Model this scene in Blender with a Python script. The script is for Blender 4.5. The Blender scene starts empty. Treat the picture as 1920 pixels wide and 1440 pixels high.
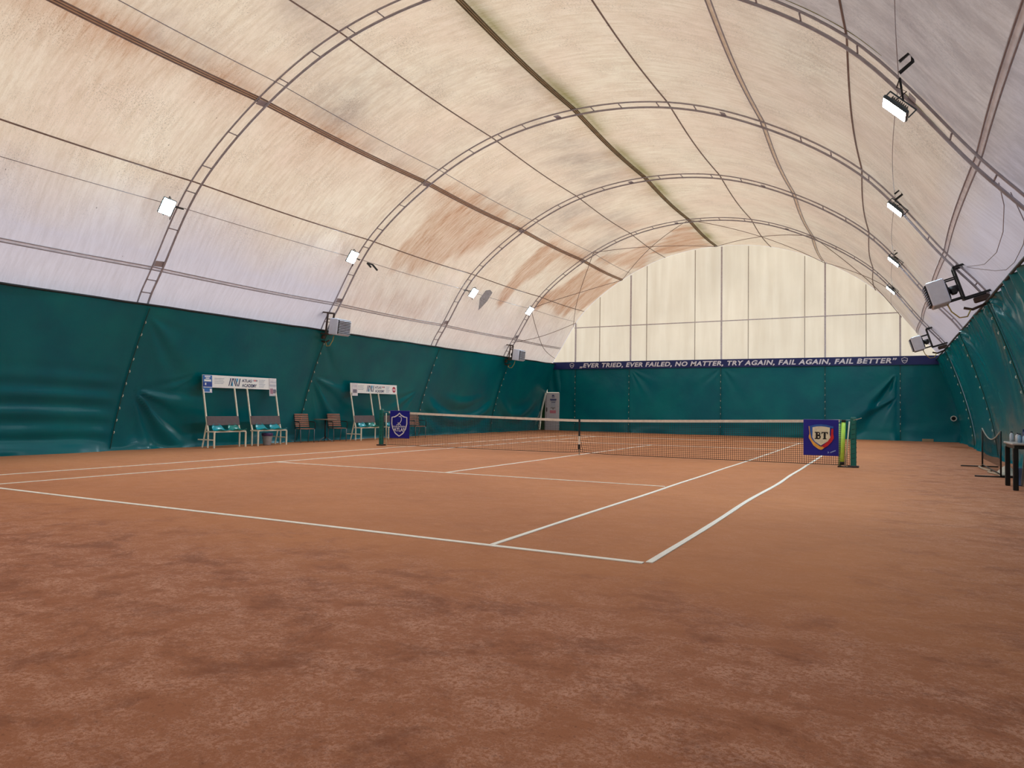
import bpy, math, random
from mathutils import Vector, Matrix, noise
random.seed(7)
C = bpy.context.scene.collection
sc = bpy.context.scene
PI = math.pi

# ------------------------------------------------------------------ camera
cd = bpy.data.cameras.new('camera'); cam = bpy.data.objects.new('camera', cd); C.objects.link(cam)
cd.sensor_width = 36; cd.lens = 1345.03 * 36 / 1920; cd.clip_end = 300
yaw, pit, rol = -0.48468, 0.032912, 0.0142027
F = Vector((math.sin(yaw)*math.cos(pit), math.cos(yaw)*math.cos(pit), math.sin(pit)))
Rt = Vector((math.cos(yaw), -math.sin(yaw), 0)); U = Rt.cross(F)
R1 = Rt*math.cos(rol) + U*math.sin(rol); U1 = -Rt*math.sin(rol) + U*math.cos(rol)
m = Matrix((R1, U1, -F)).transposed().to_4x4(); m.translation = (7.1187, -17.3195, 1.196)
cam.matrix_world = m
sc.camera = cam

# ------------------------------------------------------------------ daylight outside the tent
w = bpy.data.worlds.new('sky'); sc.world = w; w.use_nodes = True
nt = w.node_tree; nt.nodes.clear()
o_ = nt.nodes.new('ShaderNodeOutputWorld'); bg = nt.nodes.new('ShaderNodeBackground')
tc = nt.nodes.new('ShaderNodeTexCoord'); sp = nt.nodes.new('ShaderNodeSeparateXYZ')
cr_ = nt.nodes.new('ShaderNodeValToRGB')
cr_.color_ramp.elements[0].position = 0.46; cr_.color_ramp.elements[0].color = (.26, .27, .33, 1)
cr_.color_ramp.elements[1].position = 0.52; cr_.color_ramp.elements[1].color = (.44, .54, .95, 1)
e = cr_.color_ramp.elements.new(.82); e.color = (1.0, .97, .90, 1)
mp = nt.nodes.new('ShaderNodeMath'); mp.operation = 'MULTIPLY_ADD'; mp.inputs[1].default_value = .5; mp.inputs[2].default_value = .5
L_ = nt.links.new
L_(tc.outputs['Generated'], sp.inputs[0]); L_(sp.outputs['Z'], mp.inputs[0]); L_(mp.outputs[0], cr_.inputs[0])
L_(cr_.outputs[0], bg.inputs[0]); bg.inputs[1].default_value = 1.25; L_(bg.outputs[0], o_.inputs[0])
sd = bpy.data.lights.new('sun', 'SUN'); sun = bpy.data.objects.new('sun', sd); C.objects.link(sun)
sd.energy = 2.6; sd.angle = math.radians(50); sd.color = (1, .95, .86)
sun.rotation_euler = Vector((-.45, .85, .70)).to_track_quat('Z', 'Y').to_euler()   # hazy sun from the far left
sc.view_settings.view_transform = 'Standard'; sc.view_settings.look = 'None'
sc.view_settings.gamma = 1; sc.view_settings.use_curve_mapping = False
sc.view_settings.exposure = -0.22
LAMP = 560.0

# ------------------------------------------------------------------ helpers
def lin(c):
    return tuple((v/255/12.92 if v/255 <= .04045 else ((v/255+.055)/1.055)**2.4) for v in c) + (1,)

MATS = {}
def mat(name, rgb, rough=.6, metal=0, var=.12, scale=12, spec=.5, emit=None, estr=0, bump=0):
    if name in MATS: return MATS[name]
    M = bpy.data.materials.new(name); M.use_nodes = True; n = M.node_tree; b = n.nodes['Principled BSDF']
    c = lin(rgb)
    tcn = n.nodes.new('ShaderNodeTexCoord'); no = n.nodes.new('ShaderNodeTexNoise'); no.inputs['Scale'].default_value = scale
    no.inputs['Detail'].default_value = 5
    r = n.nodes.new('ShaderNodeValToRGB')
    r.color_ramp.elements[0].position = .3; r.color_ramp.elements[1].position = .7
    r.color_ramp.elements[0].color = tuple(v*(1-var) for v in c[:3]) + (1,)
    r.color_ramp.elements[1].color = tuple(min(1, v*(1+var)) for v in c[:3]) + (1,)
    n.links.new(tcn.outputs['Object'], no.inputs['Vector']); n.links.new(no.outputs['Fac'], r.inputs[0])
    n.links.new(r.outputs[0], b.inputs['Base Color'])
    b.inputs['Roughness'].default_value = rough; b.inputs['Metallic'].default_value = metal
    b.inputs['Specular IOR Level'].default_value = spec
    if bump:
        bu = n.nodes.new('ShaderNodeBump'); bu.inputs['Strength'].default_value = bump; bu.inputs['Distance'].default_value = .01
        n.links.new(no.outputs['Fac'], bu.inputs['Height']); n.links.new(bu.outputs[0], b.inputs['Normal'])
    if emit:
        b.inputs['Emission Color'].default_value = lin(emit); b.inputs['Emission Strength'].default_value = estr
    MATS[name] = M
    return M

class MB:
    def __init__(s): s.v = []; s.f = []; s.sm = []
    def add(s, vs, fs, smooth=False):
        k = len(s.v); s.v += [tuple(a) for a in vs]
        for f in fs: s.f.append(tuple(i+k for i in f)); s.sm.append(smooth)
        return s
    def box(s, c, d, ax=None):
        x, y, z = [a/2 for a in d]; c = Vector(c)
        vs = [Vector(p) for p in ((-x,-y,-z),(x,-y,-z),(x,y,-z),(-x,y,-z),(-x,-y,z),(x,-y,z),(x,y,z),(-x,y,z))]
        if ax is not None: vs = [ax @ p for p in vs]
        return s.add([c+p for p in vs], [(0,3,2,1),(4,5,6,7),(0,1,5,4),(1,2,6,5),(2,3,7,6),(3,0,4,7)])
    def bbox(s, c, d, bv=.01, ax=None):          # box with chamfered edges
        x, y, z = [a/2 for a in d]; c = Vector(c); vs = []
        rings = [(-z, bv), (-z+bv, 0), (z-bv, 0), (z, bv)]
        for zz, i in rings:
            a, b = x-i, y-i; q = bv
            vs += [(-a+q,-b,zz),(a-q,-b,zz),(a,-b+q,zz),(a,b-q,zz),(a-q,b,zz),(-a+q,b,zz),(-a,b-q,zz),(-a,-b+q,zz)]
        vs = [Vector(p) for p in vs]
        if ax is not None: vs = [ax @ p for p in vs]
        fs = [tuple(reversed(range(8))), tuple(range(24, 32))]
        for r in range(3):
            for i in range(8): j = (i+1) % 8; fs.append((r*8+i, r*8+j, r*8+8+j, r*8+8+i))
        return s.add([c+p for p in vs], fs)
    def tube(s, pts, r, n=8, closed=False, sq=False):
        pts = [Vector(p) for p in pts]; N = len(pts); vs = []; up = None
        if sq: n = 4
        for i, p in enumerate(pts):
            a = pts[(i-1) % N] if (closed or i > 0) else p
            b = pts[(i+1) % N] if (closed or i < N-1) else p
            t = (b-a).normalized()
            if up is None:
                up = Vector((0,0,1)) if abs(t.z) < .9 else Vector((0,1,0))
            up = (up - t*up.dot(t)).normalized(); sd_ = t.cross(up)
            rr = r[i] if isinstance(r, (list, tuple)) else r
            off = PI/4 if sq else 0; k = rr*(math.sqrt(2) if sq else 1)
            for j in range(n):
                an = 2*PI*j/n + off; vs.append(p + up*math.cos(an)*k + sd_*math.sin(an)*k)
        fs = []
        for i in range(N if closed else N-1):
            for j in range(n):
                a, b = i*n+j, i*n+(j+1) % n; i2 = ((i+1) % N)*n
                fs.append((a, b, i2+(j+1) % n, i2+j))
        if not closed: fs += [tuple(reversed(range(n))), tuple(range((N-1)*n, N*n))]
        return s.add(vs, fs, smooth=not sq and n > 5)
    def bar(s, a, b, r): return s.tube([a, b], r, sq=True)
    def poly(s, pts, th, O, X, Y):               # flat prism: 2D outline in the plane O + x*X + y*Y, thickness along X x Y
        X, Y, O = Vector(X), Vector(Y), Vector(O); Nn = X.cross(Y).normalized(); n = len(pts)
        vs = [O + X*a + Y*b for a, b in pts] + [O + X*a + Y*b + Nn*th for a, b in pts]
        fs = [tuple(reversed(range(n))), tuple(range(n, 2*n))] + [(i, (i+1) % n, n+(i+1) % n, n+i) for i in range(n)]
        return s.add(vs, fs)
    def stroke(s, pts, wd, th, O, X, Y, closed=False):   # flat ribbon with thickness along a 2D path
        N = len(pts); L = []; Rr = []
        for i in range(N):
            a = Vector(pts[(i-1) % N] if (closed or i) else pts[0]); b = Vector(pts[(i+1) % N] if (closed or i < N-1) else pts[-1])
            t = (b-a).normalized(); nn = Vector((-t.y, t.x))*wd/2; p = Vector(pts[i]); L.append(p+nn); Rr.append(p-nn)
        for i in range(N if closed else N-1):
            j = (i+1) % N
            s.poly([tuple(Rr[i]), tuple(Rr[j]), tuple(L[j]), tuple(L[i])], th, O, X, Y)
        return s
    def grid(s, nu, nv, fn, smooth=True):
        k = [fn(i/nu, j/nv) for j in range(nv+1) for i in range(nu+1)]
        fs = [(j*(nu+1)+i, j*(nu+1)+i+1, (j+1)*(nu+1)+i+1, (j+1)*(nu+1)+i) for j in range(nv) for i in range(nu)]
        return s.add(k, fs, smooth)
    def build(s, name, M, parent=None):
        me = bpy.data.meshes.new(name); me.from_pydata(s.v, [], s.f); me.polygons.foreach_set('use_smooth', s.sm)
        me.materials.append(M); me.update()
        o = bpy.data.objects.new(name, me); C.objects.link(o)
        if parent: o.parent = parent
        return o

def tag(o, label=None, cat=None, group=None, kind=None):
    if label: o['label'] = label
    if cat: o['category'] = cat
    if group: o['group'] = group
    if kind: o['kind'] = kind
    return o
def thing(name, loc, label, cat, group=None, rz=0):
    o = bpy.data.objects.new(name, None); C.objects.link(o); o.location = loc; o.rotation_euler = (0, 0, rz)
    o.empty_display_size = .2
    return tag(o, label, cat, group)
def kids(o): return [x for x in C.objects if x.parent == o]
def copy_tree(o, parent=None):
    c = o.copy(); C.objects.link(c); c.parent = parent
    for ch in kids(o): copy_tree(ch, c)
    return c
def text(name, s, O, X, Y, height, M, parent, width=None, bold=0.0, shear=0, th=.002, spacing=1, align='CENTER'):
    """flat lettering as a mesh; centred on O in the plane of X (reading direction) and Y (up)"""
    cu = bpy.data.curves.new(name, 'FONT'); cu.body = s; cu.size = 1; cu.offset = bold; cu.shear = shear
    cu.space_character = spacing; cu.resolution_u = 3; cu.extrude = 0
    t = bpy.data.objects.new(name, cu); C.objects.link(t)
    dg = bpy.context.evaluated_depsgraph_get(); dg.update()
    me = bpy.data.meshes.new_from_object(t.evaluated_get(dg)); bpy.data.objects.remove(t); bpy.data.curves.remove(cu)
    me.name = name
    xs = [v.co.x for v in me.vertices]; ys = [v.co.y for v in me.vertices]
    x0, x1, y0, y1 = min(xs), max(xs), min(ys), max(ys)
    ky = height/.73; kx = ky if width is None else width/(x1-x0)
    X, Y, O = Vector(X), Vector(Y), Vector(O); N = X.cross(Y)
    for v in me.vertices:
        a = (v.co.x-(x0+x1)/2)*kx; b = (v.co.y-.365)*ky
        v.co = O + X*a + Y*b + N*th
    me.materials.clear(); me.materials.append(M)
    o = bpy.data.objects.new(name, me); C.objects.link(o); o.parent = parent
    return o

# ------------------------------------------------------------------ hall profile (x, z) and its purlin indices 3..11
PROF = [(-10.3,0),(-9.86,1.8),(-9.2,3.55),(-8.66,4.45),(-7.32,6.4),(-5.22,7.95),(-2.93,8.93),(-.38,9.27),(2.17,9.0),(4.47,8.1),(6.6,6.65),(8.2,4.65),(9.1,3.5),(9.8,1.8),(10.25,0)]
RIBS = [-18.25, -12.3, -6.06, .33, 6.6, 12.7, 18.25]
def prof(t):
    n = len(PROF); t = min(max(t, 0), n-1.0001); i = int(t); f = t-i
    def g(k):
        if k < 0: return Vector(PROF[0])*2-Vector(PROF[1])
        if k >= n: return Vector(PROF[-1])*2-Vector(PROF[-2])
        return Vector(PROF[k])
    a, b, c, d = g(i-1), g(i), g(i+1), g(i+2)
    return .5*((2*b)+(c-a)*f+(2*a-5*b+4*c-d)*f*f+(3*b-a-3*c+d)*f**3)
def pnorm(t):                                    # inward normal in the cross section
    a, b = prof(t-.02), prof(t+.02); d = (b-a).normalized(); return Vector((d.y, -d.x))
def sag(t, y):
    for a, b in zip(RIBS, RIBS[1:]):
        if a <= y <= b:
            k = math.sin(PI*(y-a)/(b-a)); return .09*k*min(1, max(0, (t-2.2)))*min(1, max(0, 11.8-t))
    return 0
def onroof(t, y, inset=0.0):
    p = prof(t); n = pnorm(t); d = sag(t, y)+inset
    return Vector((p.x+n.x*d, y, p.y+n.y*d))

# ------------------------------------------------------------------ membrane (walls and roof in one skin) with stains
def inpoly(pt, poly):
    x, y = pt; c = False; j = len(poly)-1; dmin = 9
    for i in range(len(poly)):
        xi, yi = poly[i]; xj, yj = poly[j]
        if (yi > y) != (yj > y) and x < (xj-xi)*(y-yi)/(yj-yi)+xi: c = not c
        dx, dy = xj-xi, yj-yi; q = max(0, min(1, ((x-xi)*dx+(y-yi)*dy)/(dx*dx+dy*dy)))
        dmin = min(dmin, math.hypot(x-xi-q*dx, y-yi-q*dy)); j = i
    return dmin if c else -dmin
S3 = 2.5   # metres per profile index, used to make the (y, t) plane roughly metric
STAIN = [([(1.9,5.05),(2.9,5.25),(5.9,5.1),(6.1,4.95),(5.6,4.54),(5.0,4.35),(4.0,3.85),(2.2,3.75),(1.6,3.94),(2.0,4.3),(1.85,4.65)], .75, .5),
 ([(8.8,4.9),(10.7,4.95),(10.8,4.5),(10.0,3.8),(9.6,3.7),(9.3,4.1)], .8, .16),
 ([(13.0,3.85),(13.5,4.3),(13.7,4.85),(16.7,4.91),(18.2,4.87),(18.2,4.2),(17.5,4.0),(16.0,3.75),(14.6,3.85)], .85, .25),
 ([(13.1,6.9),(18.2,7.0),(18.2,6.3),(16.3,5.85),(15.2,6.27)], .85, .2),
 ([(13.5,5.15),(14.9,5.67),(14.4,6.3),(16.3,5.93),(18.1,5.5),(17.1,5.3)], .7, .3),
 ([(1.3,3.35),(5.4,3.5),(5.6,2.9),(.8,2.97)], .30, .6), ([(8.0,5.6),(12,6.3),(12.3,6.1),(9,5.5)], .3, .5)]
def build_membrane():
    nu, nv = 210, 250
    vs, uv, col = [], [], []
    arc = [0]; T = [14*i/nu for i in range(nu+1)]
    for i in range(nu): arc.append(arc[-1]+(prof(T[i+1])-prof(T[i])).length)
    for j in range(nv+1):
        y = -18.3+36.6*j/nv
        for i in range(nu+1):
            t = T[i]; p = onroof(t, y); 
            # small tension wrinkles near the skirt
            vs.append(p); uv.append((arc[i], y))
            s = 0.0
            n1 = noise.noise((y*.7, t*.9, 1.3)); n2 = noise.noise((y*2.6, t*.9, 7.1)); n3 = noise.noise((y*6, t*2, 3.1))
            for P, k, soft in STAIN:
                d = inpoly((y, t*S3), [(a, b*S3) for a, b in P]) + n1*.35 + n2*.35 + n3*.12
                s = max(s, k*min(1, max(0, d/soft+.5))*(.8+.5*n2))
            # brown fringe along the beam at C and ridge at E
            d = (t-5)*S3
            fr = max(0, .55+n1*1.2+n2*.5)
            if d > 0: s = max(s, .95*fr*math.exp(-d/.32)*(1 if y < 13 else .4))
            else: s = max(s, .7*fr*math.exp(d/.55))
            d = (t-7)*S3
            if d < 0: s = max(s, .6*max(0, .35+n1*1.6+n2*.4)*math.exp(d/.5)*(1 if y > -3 else .35))
            d9 = abs(t-9)*S3; s = max(s, .22*max(0, n1+.3)*math.exp(-d9/.3))
            al = 0.0
            if d > -.35: al = .95*(.8+n1)*math.exp(-abs(d-.14)/.20)
            # soot / mildew haze
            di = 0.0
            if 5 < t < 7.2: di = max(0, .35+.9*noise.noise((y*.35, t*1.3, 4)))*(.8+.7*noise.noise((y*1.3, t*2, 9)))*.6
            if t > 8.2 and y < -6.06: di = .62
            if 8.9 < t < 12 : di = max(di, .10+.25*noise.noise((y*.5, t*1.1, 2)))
            cool = max(0, min(1, (3.95-t)/.75)) if t < 7 else max(0, min(1, (t-10.7)/.6))      # cool tint painted low on the skin, for the weaker bluish daylight there
            cool = max(0, min(1, cool+.25*n1*(0 < cool < 1)))*(1 if (t > 7 or y < .33) else .35)
            if t > 8.2 and y < -6.06: cool = max(cool, .45)
            col.append((max(0, min(1, s)), max(0, min(1, al)), max(0, min(1, di)), 1-cool))
    W = nu+1
    fs = [(j*W+i, (j+1)*W+i, (j+1)*W+i+1, j*W+i+1) for j in range(nv) for i in range(nu)]
    me = bpy.data.meshes.new('ceiling'); me.from_pydata([tuple(v) for v in vs], [], fs)
    me.polygons.foreach_set('use_smooth', [True]*len(fs))
    ul = me.uv_layers.new(name='UVMap')
    li = [0]*len(me.loops); me.loops.foreach_get('vertex_index', li)
    flat = []
    for k in li: flat += uv[k]
    ul.data.foreach_set('uv', flat)
    ca = me.color_attributes.new('marks', 'FLOAT_COLOR', 'POINT')
    ca.data.foreach_set('color', [c for q in col for c in q])
    return me

def cloth_mat(name, rgb, tr_=.6):
    M = bpy.data.materials.new(name); M.use_nodes = True; n = M.node_tree; n.nodes.clear(); N = n.nodes.new; l = n.links.new
    out = N('ShaderNodeOutputMaterial'); d = N('ShaderNodeBsdfDiffuse'); t = N('ShaderNodeBsdfTranslucent'); x = N('ShaderNodeMixShader')
    no = N('ShaderNodeTexNoise'); no.inputs['Scale'].default_value = 6; r = N('ShaderNodeValToRGB'); c = lin(rgb)
    r.color_ramp.elements[0].position = .35; r.color_ramp.elements[1].position = .65
    r.color_ramp.elements[0].color = tuple(v*.85 for v in c[:3])+(1,); r.color_ramp.elements[1].color = c
    tc = N('ShaderNodeTexCoord'); l(tc.outputs['Object'], no.inputs[0]); l(no.outputs['Fac'], r.inputs[0])
    l(r.outputs[0], d.inputs[0]); l(r.outputs[0], t.inputs[0]); x.inputs[0].default_value = tr_
    l(d.outputs[0], x.inputs[1]); l(t.outputs[0], x.inputs[2]); l(x.outputs[0], out.inputs[0])
    return M
def membrane_mat(name, base, end=False):
    M = bpy.data.materials.new(name); M.use_nodes = True; n = M.node_tree; N = n.nodes.new; l = n.links.new
    n.nodes.clear(); out = N('ShaderNodeOutputMaterial')
    def noise_(scale, vec, detail=6, rough=.6):
        q = N('ShaderNodeTexNoise'); q.inputs['Scale'].default_value = scale; q.inputs['Detail'].default_value = detail
        q.inputs['Roughness'].default_value = rough; l(vec, q.inputs['Vector']); return q.outputs['Fac']
    def ramp(v, a, b, c0=(0,0,0,1), c1=(1,1,1,1)):
        q = N('ShaderNodeValToRGB'); q.color_ramp.elements[0].position = a; q.color_ramp.elements[1].position = b
        q.color_ramp.elements[0].color = c0; q.color_ramp.elements[1].color = c1; l(v, q.inputs[0]); return q.outputs[0]
    def mix(f, a, b, mode='MIX'):
        q = N('ShaderNodeMixRGB'); q.blend_type = mode
        for s, v in ((0, f), (1, a), (2, b)):
            if hasattr(v, 'is_output'): l(v, q.inputs[s])
            else: q.inputs[s].default_value = v
        return q.outputs[0]
    def mul(a, b):
        q = N('ShaderNodeMath'); q.operation = 'MULTIPLY'
        for s, v in ((0, a), (1, b)):
            if hasattr(v, 'is_output'): l(v, q.inputs[s])
            else: q.inputs[s].default_value = v
        return q.outputs[0]
    def mapped(src, sc_):
        q = N('ShaderNodeMapping'); q.inputs['Scale'].default_value = sc_; l(src, q.inputs[0]); return q.outputs[0]
    if end:
        co = N('ShaderNodeTexCoord').outputs['Object']
        c = mix(ramp(noise_(.35, co), .3, .7), lin(base), tuple(v*.93 for v in lin(base)[:3])+(1,))
        st = ramp(noise_(1, mapped(co, (3, 3, .25))), .35, .75)
        c = mix(mul(st, .25), c, lin((206, 192, 170)))
    else:
        uvn = N('ShaderNodeUVMap').outputs[0]
        streak = noise_(1, mapped(uvn, (1.3, 11, 1)), 8, .72)      # run-off streaks down the skin
        fine = noise_(1, mapped(uvn, (3, 22, 1)), 5, .7)
        big = noise_(.28, uvn, 4); mott = noise_(1.3, mapped(uvn, (1, 1.6, 1)), 10, .78)
        grain = noise_(1, mapped(uvn, (22, 60, 1)), 4, .75)
        b0 = lin(base)
        c = mix(ramp(big, .35, .65), b0, lin((228, 208, 190)))
        c = mix(mul(ramp(streak, .42, .66), .75), c, lin((204, 182, 156)))
        c = mix(mul(ramp(mott, .47, .62), .45), c, lin((204, 180, 158)))
        zone = ramp(noise_(.9, uvn, 5, .6), .45, .65, (.25, .25, .25, 1))
        c = mix(mul(mul(ramp(grain, .52, .60), zone), 1.0), c, lin((124, 104, 88)))
        c = mix(mul(ramp(grain, .46, .36), .25), c, lin((250, 238, 214)))
        at = N('ShaderNodeVertexColor'); at.layer_name = 'marks'; se = N('ShaderNodeSeparateColor'); l(at.outputs[0], se.inputs[0])
        brk = ramp(fine, .3, .62, (.55, .55, .55, 1)); brk2 = ramp(streak, .3, .6, (.6, .6, .6, 1))
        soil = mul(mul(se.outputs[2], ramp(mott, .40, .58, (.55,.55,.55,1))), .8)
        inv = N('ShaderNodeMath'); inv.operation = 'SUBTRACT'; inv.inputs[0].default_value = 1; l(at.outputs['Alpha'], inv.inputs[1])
        c = mix(mul(inv.outputs[0], .85), c, mix(ramp(streak, .40, .75), lin((208, 206, 218)), lin((192, 188, 198))))  # lilac grey of the low backlight painted into the fabric colour
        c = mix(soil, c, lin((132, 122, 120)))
        sf = mul(mul(se.outputs[0], brk), brk2)
        c = mix(sf, c, lin((176, 122, 82)))
        c = mix(mul(sf, mul(ramp(streak, .52, .72), .55)), c, lin((140, 88, 62)))
        c = mix(mul(se.outputs[1], brk), c, lin((126, 122, 62)))
        # flecks of dirt
        vo = N('ShaderNodeTexVoronoi'); vo.inputs['Scale'].default_value = 1.3; l(mapped(uvn, (1, 1.6, 1)), vo.inputs['Vector'])
        c = mix(mul(ramp(vo.outputs['Distance'], .018, .03, (1,1,1,1), (0,0,0,1)), .7), c, lin((90, 80, 75)))
    di = N('ShaderNodeBsdfDiffuse'); tr = N('ShaderNodeBsdfTranslucent'); mx = N('ShaderNodeMixShader')
    l(c, di.inputs[0]); l(c, tr.inputs[0]); mx.inputs[0].default_value = .85 if end else .6
    gl = N('ShaderNodeBsdfGlossy'); gl.inputs['Roughness'].default_value = .45 if not end else .28; m2 = N('ShaderNodeMixShader'); m2.inputs[0].default_value = .03 if end else .004
    l(di.outputs[0], mx.inputs[1]); l(tr.outputs[0], mx.inputs[2]); l(mx.outputs[0], m2.inputs[1]); l(gl.outputs[0], m2.inputs[2])
    l(m2.outputs[0], out.inputs[0])
    return M

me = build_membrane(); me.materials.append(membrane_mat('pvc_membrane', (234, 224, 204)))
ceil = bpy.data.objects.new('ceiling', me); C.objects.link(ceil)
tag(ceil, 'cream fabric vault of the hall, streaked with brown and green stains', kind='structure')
endm = membrane_mat('pvc_end_wall', (255, 250, 236), True)
T_ = [14*i/84 for i in range(85)]
def end_wall(name, y, label):
    b = MB(); pts = [(prof(t).x, prof(t).y) for t in T_]
    b.poly(pts, .012, (0, y, 0), (1,0,0), (0,0,1)); return tag(b.build(name, endm), label, kind='structure')
end_wall('wall_far', 18.33, 'translucent cream end wall above the green curtain')
end_wall('wall_near', -18.31, 'translucent end wall behind the photographer')

# ------------------------------------------------------------------ floor: red clay
def clay_mat():
    M = bpy.data.materials.new('red_clay'); M.use_nodes = True; n = M.node_tree; N = n.nodes.new; l = n.links.new
    b = n.nodes['Principled BSDF']; tc = N('ShaderNodeTexCoord').outputs['Object']
    def mapped(sc_, rot=0):
        q = N('ShaderNodeMapping'); q.inputs['Scale'].default_value = sc_; q.inputs['Rotation'].default_value = (0, 0, rot); l(tc, q.inputs[0]); return q.outputs[0]
    def noise_(scale, vec, detail=6, rough=.6, dist=0):
        q = N('ShaderNodeTexNoise'); q.inputs['Scale'].default_value = scale; q.inputs['Detail'].default_value = detail
        q.inputs['Roughness'].default_value = rough; q.inputs['Distortion'].default_value = dist; l(vec, q.inputs['Vector']); return q.outputs['Fac']
    def ramp(v, a, c, c0=(0,0,0,1), c1=(1,1,1,1)):
        q = N('ShaderNodeValToRGB'); q.color_ramp.elements[0].position = a; q.color_ramp.elements[1].position = c
        q.color_ramp.elements[0].color = c0; q.color_ramp.elements[1].color = c1; l(v, q.inputs[0]); return q.outputs[0]
    def mix(f, a, c):
        q = N('ShaderNodeMixRGB')
        for s, v in ((0, f), (1, a), (2, c)):
            if hasattr(v, 'is_output'): l(v, q.inputs[s])
            else: q.inputs[s].default_value = v
        return q.outputs[0]
    def mth(op, a, c=0.0):
        q = N('ShaderNodeMath'); q.operation = op; q.use_clamp = op != 'SUBTRACT'
        for s, v in ((0, a), (1, c)):
            if hasattr(v, 'is_output'): l(v, q.inputs[s])
            else: q.inputs[s].default_value = v
        return q.outputs[0]
    mul = lambda a, c: mth('MULTIPLY', a, c)
    big = noise_(.35, mapped((1, 1, 1)), 5); patch = noise_(1.5, mapped((1, 1.1, 1), .0), 14, .78, .25)
    scuff = noise_(1.0, mapped((2.6, 6.5, 1), .45), 9, .75); grain = noise_(120, mapped((1, 1, 1)), 4, .85); g2 = noise_(38, mapped((1, 1, 1)), 5, .8)
    c = mix(ramp(big, .35, .65), lin((188, 126, 88)), lin((200, 136, 94)))
    # around the court: damp ground with pale crust, darkening partly painted foreground shade
    se = N('ShaderNodeSeparateXYZ'); l(tc, se.inputs[0])
    behind = mth('SUBTRACT', -12.0, se.outputs['Y']); behind = mth('MULTIPLY', behind, .4)
    behind = ramp(mth('ADD', behind, mth('SUBTRACT', patch, .62)), .0, .6)
    side = ramp(mth('ADD', mth('MULTIPLY', mth('SUBTRACT', se.outputs['X'], 6.6), .5), mth('SUBTRACT', patch, .6)), .0, .7)
    behind = mth('MAXIMUM', behind, mul(side, .75))
    c = mix(mul(behind, .75), c, lin((176, 116, 88)))
    crust = ramp(noise_(3.4, mapped((1, 1.15, 1), .0), 15, .84, .25), .44, .58)
    speck = ramp(g2, .44, .54)
    c = mix(mul(mul(crust, speck), mix(behind, (.22,.22,.22,1), (.80,.80,.80,1))), c, lin((230, 178, 154)))
    c = mix(mul(ramp(patch, .50, .60), mix(behind, (.10,.10,.10,1), (.6,.6,.6,1))), c, lin((140, 88, 66)))
    c = mix(mul(ramp(scuff, .60, .69), mix(behind, (.55,.55,.55,1), (.25,.25,.25,1))), c, lin((226, 170, 132)))
    c = mix(mul(ramp(g2, .55, .66), mix(behind, (.15,.15,.15,1), (.6,.6,.6,1))), c, lin((128, 78, 58)))
    c = mix(mul(ramp(grain, .56, .68), mix(behind, (.2,.2,.2,1), (.5,.5,.5,1))), c, lin((100, 58, 42)))
    l(c, b.inputs['Base Color']); b.inputs['Roughness'].default_value = .9; b.inputs['Specular IOR Level'].default_value = .15
    bu = N('ShaderNodeBump'); bu.inputs['Strength'].default_value = .35; bu.inputs['Distance'].default_value = .012
    h = mix(.5, g2, patch); l(h, bu.inputs['Height']); l(bu.outputs[0], b.inputs['Normal'])
    return M
clay = clay_mat()
def floor_pt(u, v):
    x = -9.98+19.92*u; y = -18.33+36.66*v
    return (x, y, .012*noise.noise((x*.5, y*.5, 0)) * (1 if y < -12.6 else 0.0))
tag(MB().grid(100, 160, floor_pt).build('floor', clay), 'red clay tennis court ground', kind='structure')

# court lines: white tape, each one a thing
tape = mat('line_tape', (255, 250, 240), .7, var=.06, scale=6)
def line(label, a, b, wd, wob=.012, seed=0):
    a, b = Vector(a), Vector(b); L = (b-a).length; n = max(4, int(L/.35)); t = (b-a).normalized(); s_ = Vector((-t.y, t.x))
    mb = MB(); vs = []
    for i in range(n+1):
        q = i/n; p = a.lerp(b, q); o = wob*noise.noise((q*L*.35, seed, 0)) ; k = wd/2*(1+.12*noise.noise((q*L*1.3, seed, 5)))
        for z, s in ((.0, -1), (.007, -1), (.007, 1), (.0, 1)):
            r = p + s_*(o+s*k); vs.append((r.x, r.y, z))
    fs = []
    for i in range(n):
        for j in range(3): fs.append((i*4+j, i*4+4+j, i*4+5+j, i*4+1+j))
    fs += [(0,1,2,3), (n*4+3, n*4+2, n*4+1, n*4)]
    mb.add(vs, [tuple(reversed(f)) for f in fs])
    return tag(mb.build('court_line', tape), label, 'court line', 'white tape lines of the clay court')
BY = 11.885
line('white near baseline tape crossing the court closest to the camera', (-5.485, -BY-.02), (5.42, -BY+.02), .062, .02, 1)
line('white right doubles sideline tape on the near half, wavy and widest looking', (5.455, -BY+.06), (5.485, -.03), .055, .05, 2)
line('white right singles sideline tape on the near half, starting at the baseline', (4.06, -BY+.05), (4.115, -.03), .05, .03, 3)
line('white left singles sideline tape on the near half', (-4.115, -BY+.05), (-4.115, -.03), .05, .02, 4)
line('white left doubles sideline tape on the near half, nearest the players benches', (-5.485, -BY+.05), (-5.485, -.03), .05, .02, 5)
line('white service line tape on the near half of the court', (-4.09, -6.42), (4.02, -6.28), .05, .02, 6)
line('white centre service line tape on the near half, running to the net strap', (0.0, -6.32), (0.0, -.03), .05, .02, 7)
line('white right doubles sideline tape beyond the net', (5.485, .03), (5.485, BY), .05, .02, 9)
line('white right singles sideline tape beyond the net', (4.115, .03), (4.115, BY), .05, .02, 10)
line('white left singles sideline tape beyond the net', (-4.115, .03), (-4.115, BY), .05, .02, 11)
line('white left doubles sideline tape beyond the net', (-5.485, .03), (-5.485, BY), .05, .02, 12)
line('white service line tape beyond the net', (-4.09, 6.4), (4.09, 6.4), .05, .02, 13)
line('white centre service line tape beyond the net', (0, .03), (0, 6.37), .05, .02, 14)
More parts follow.
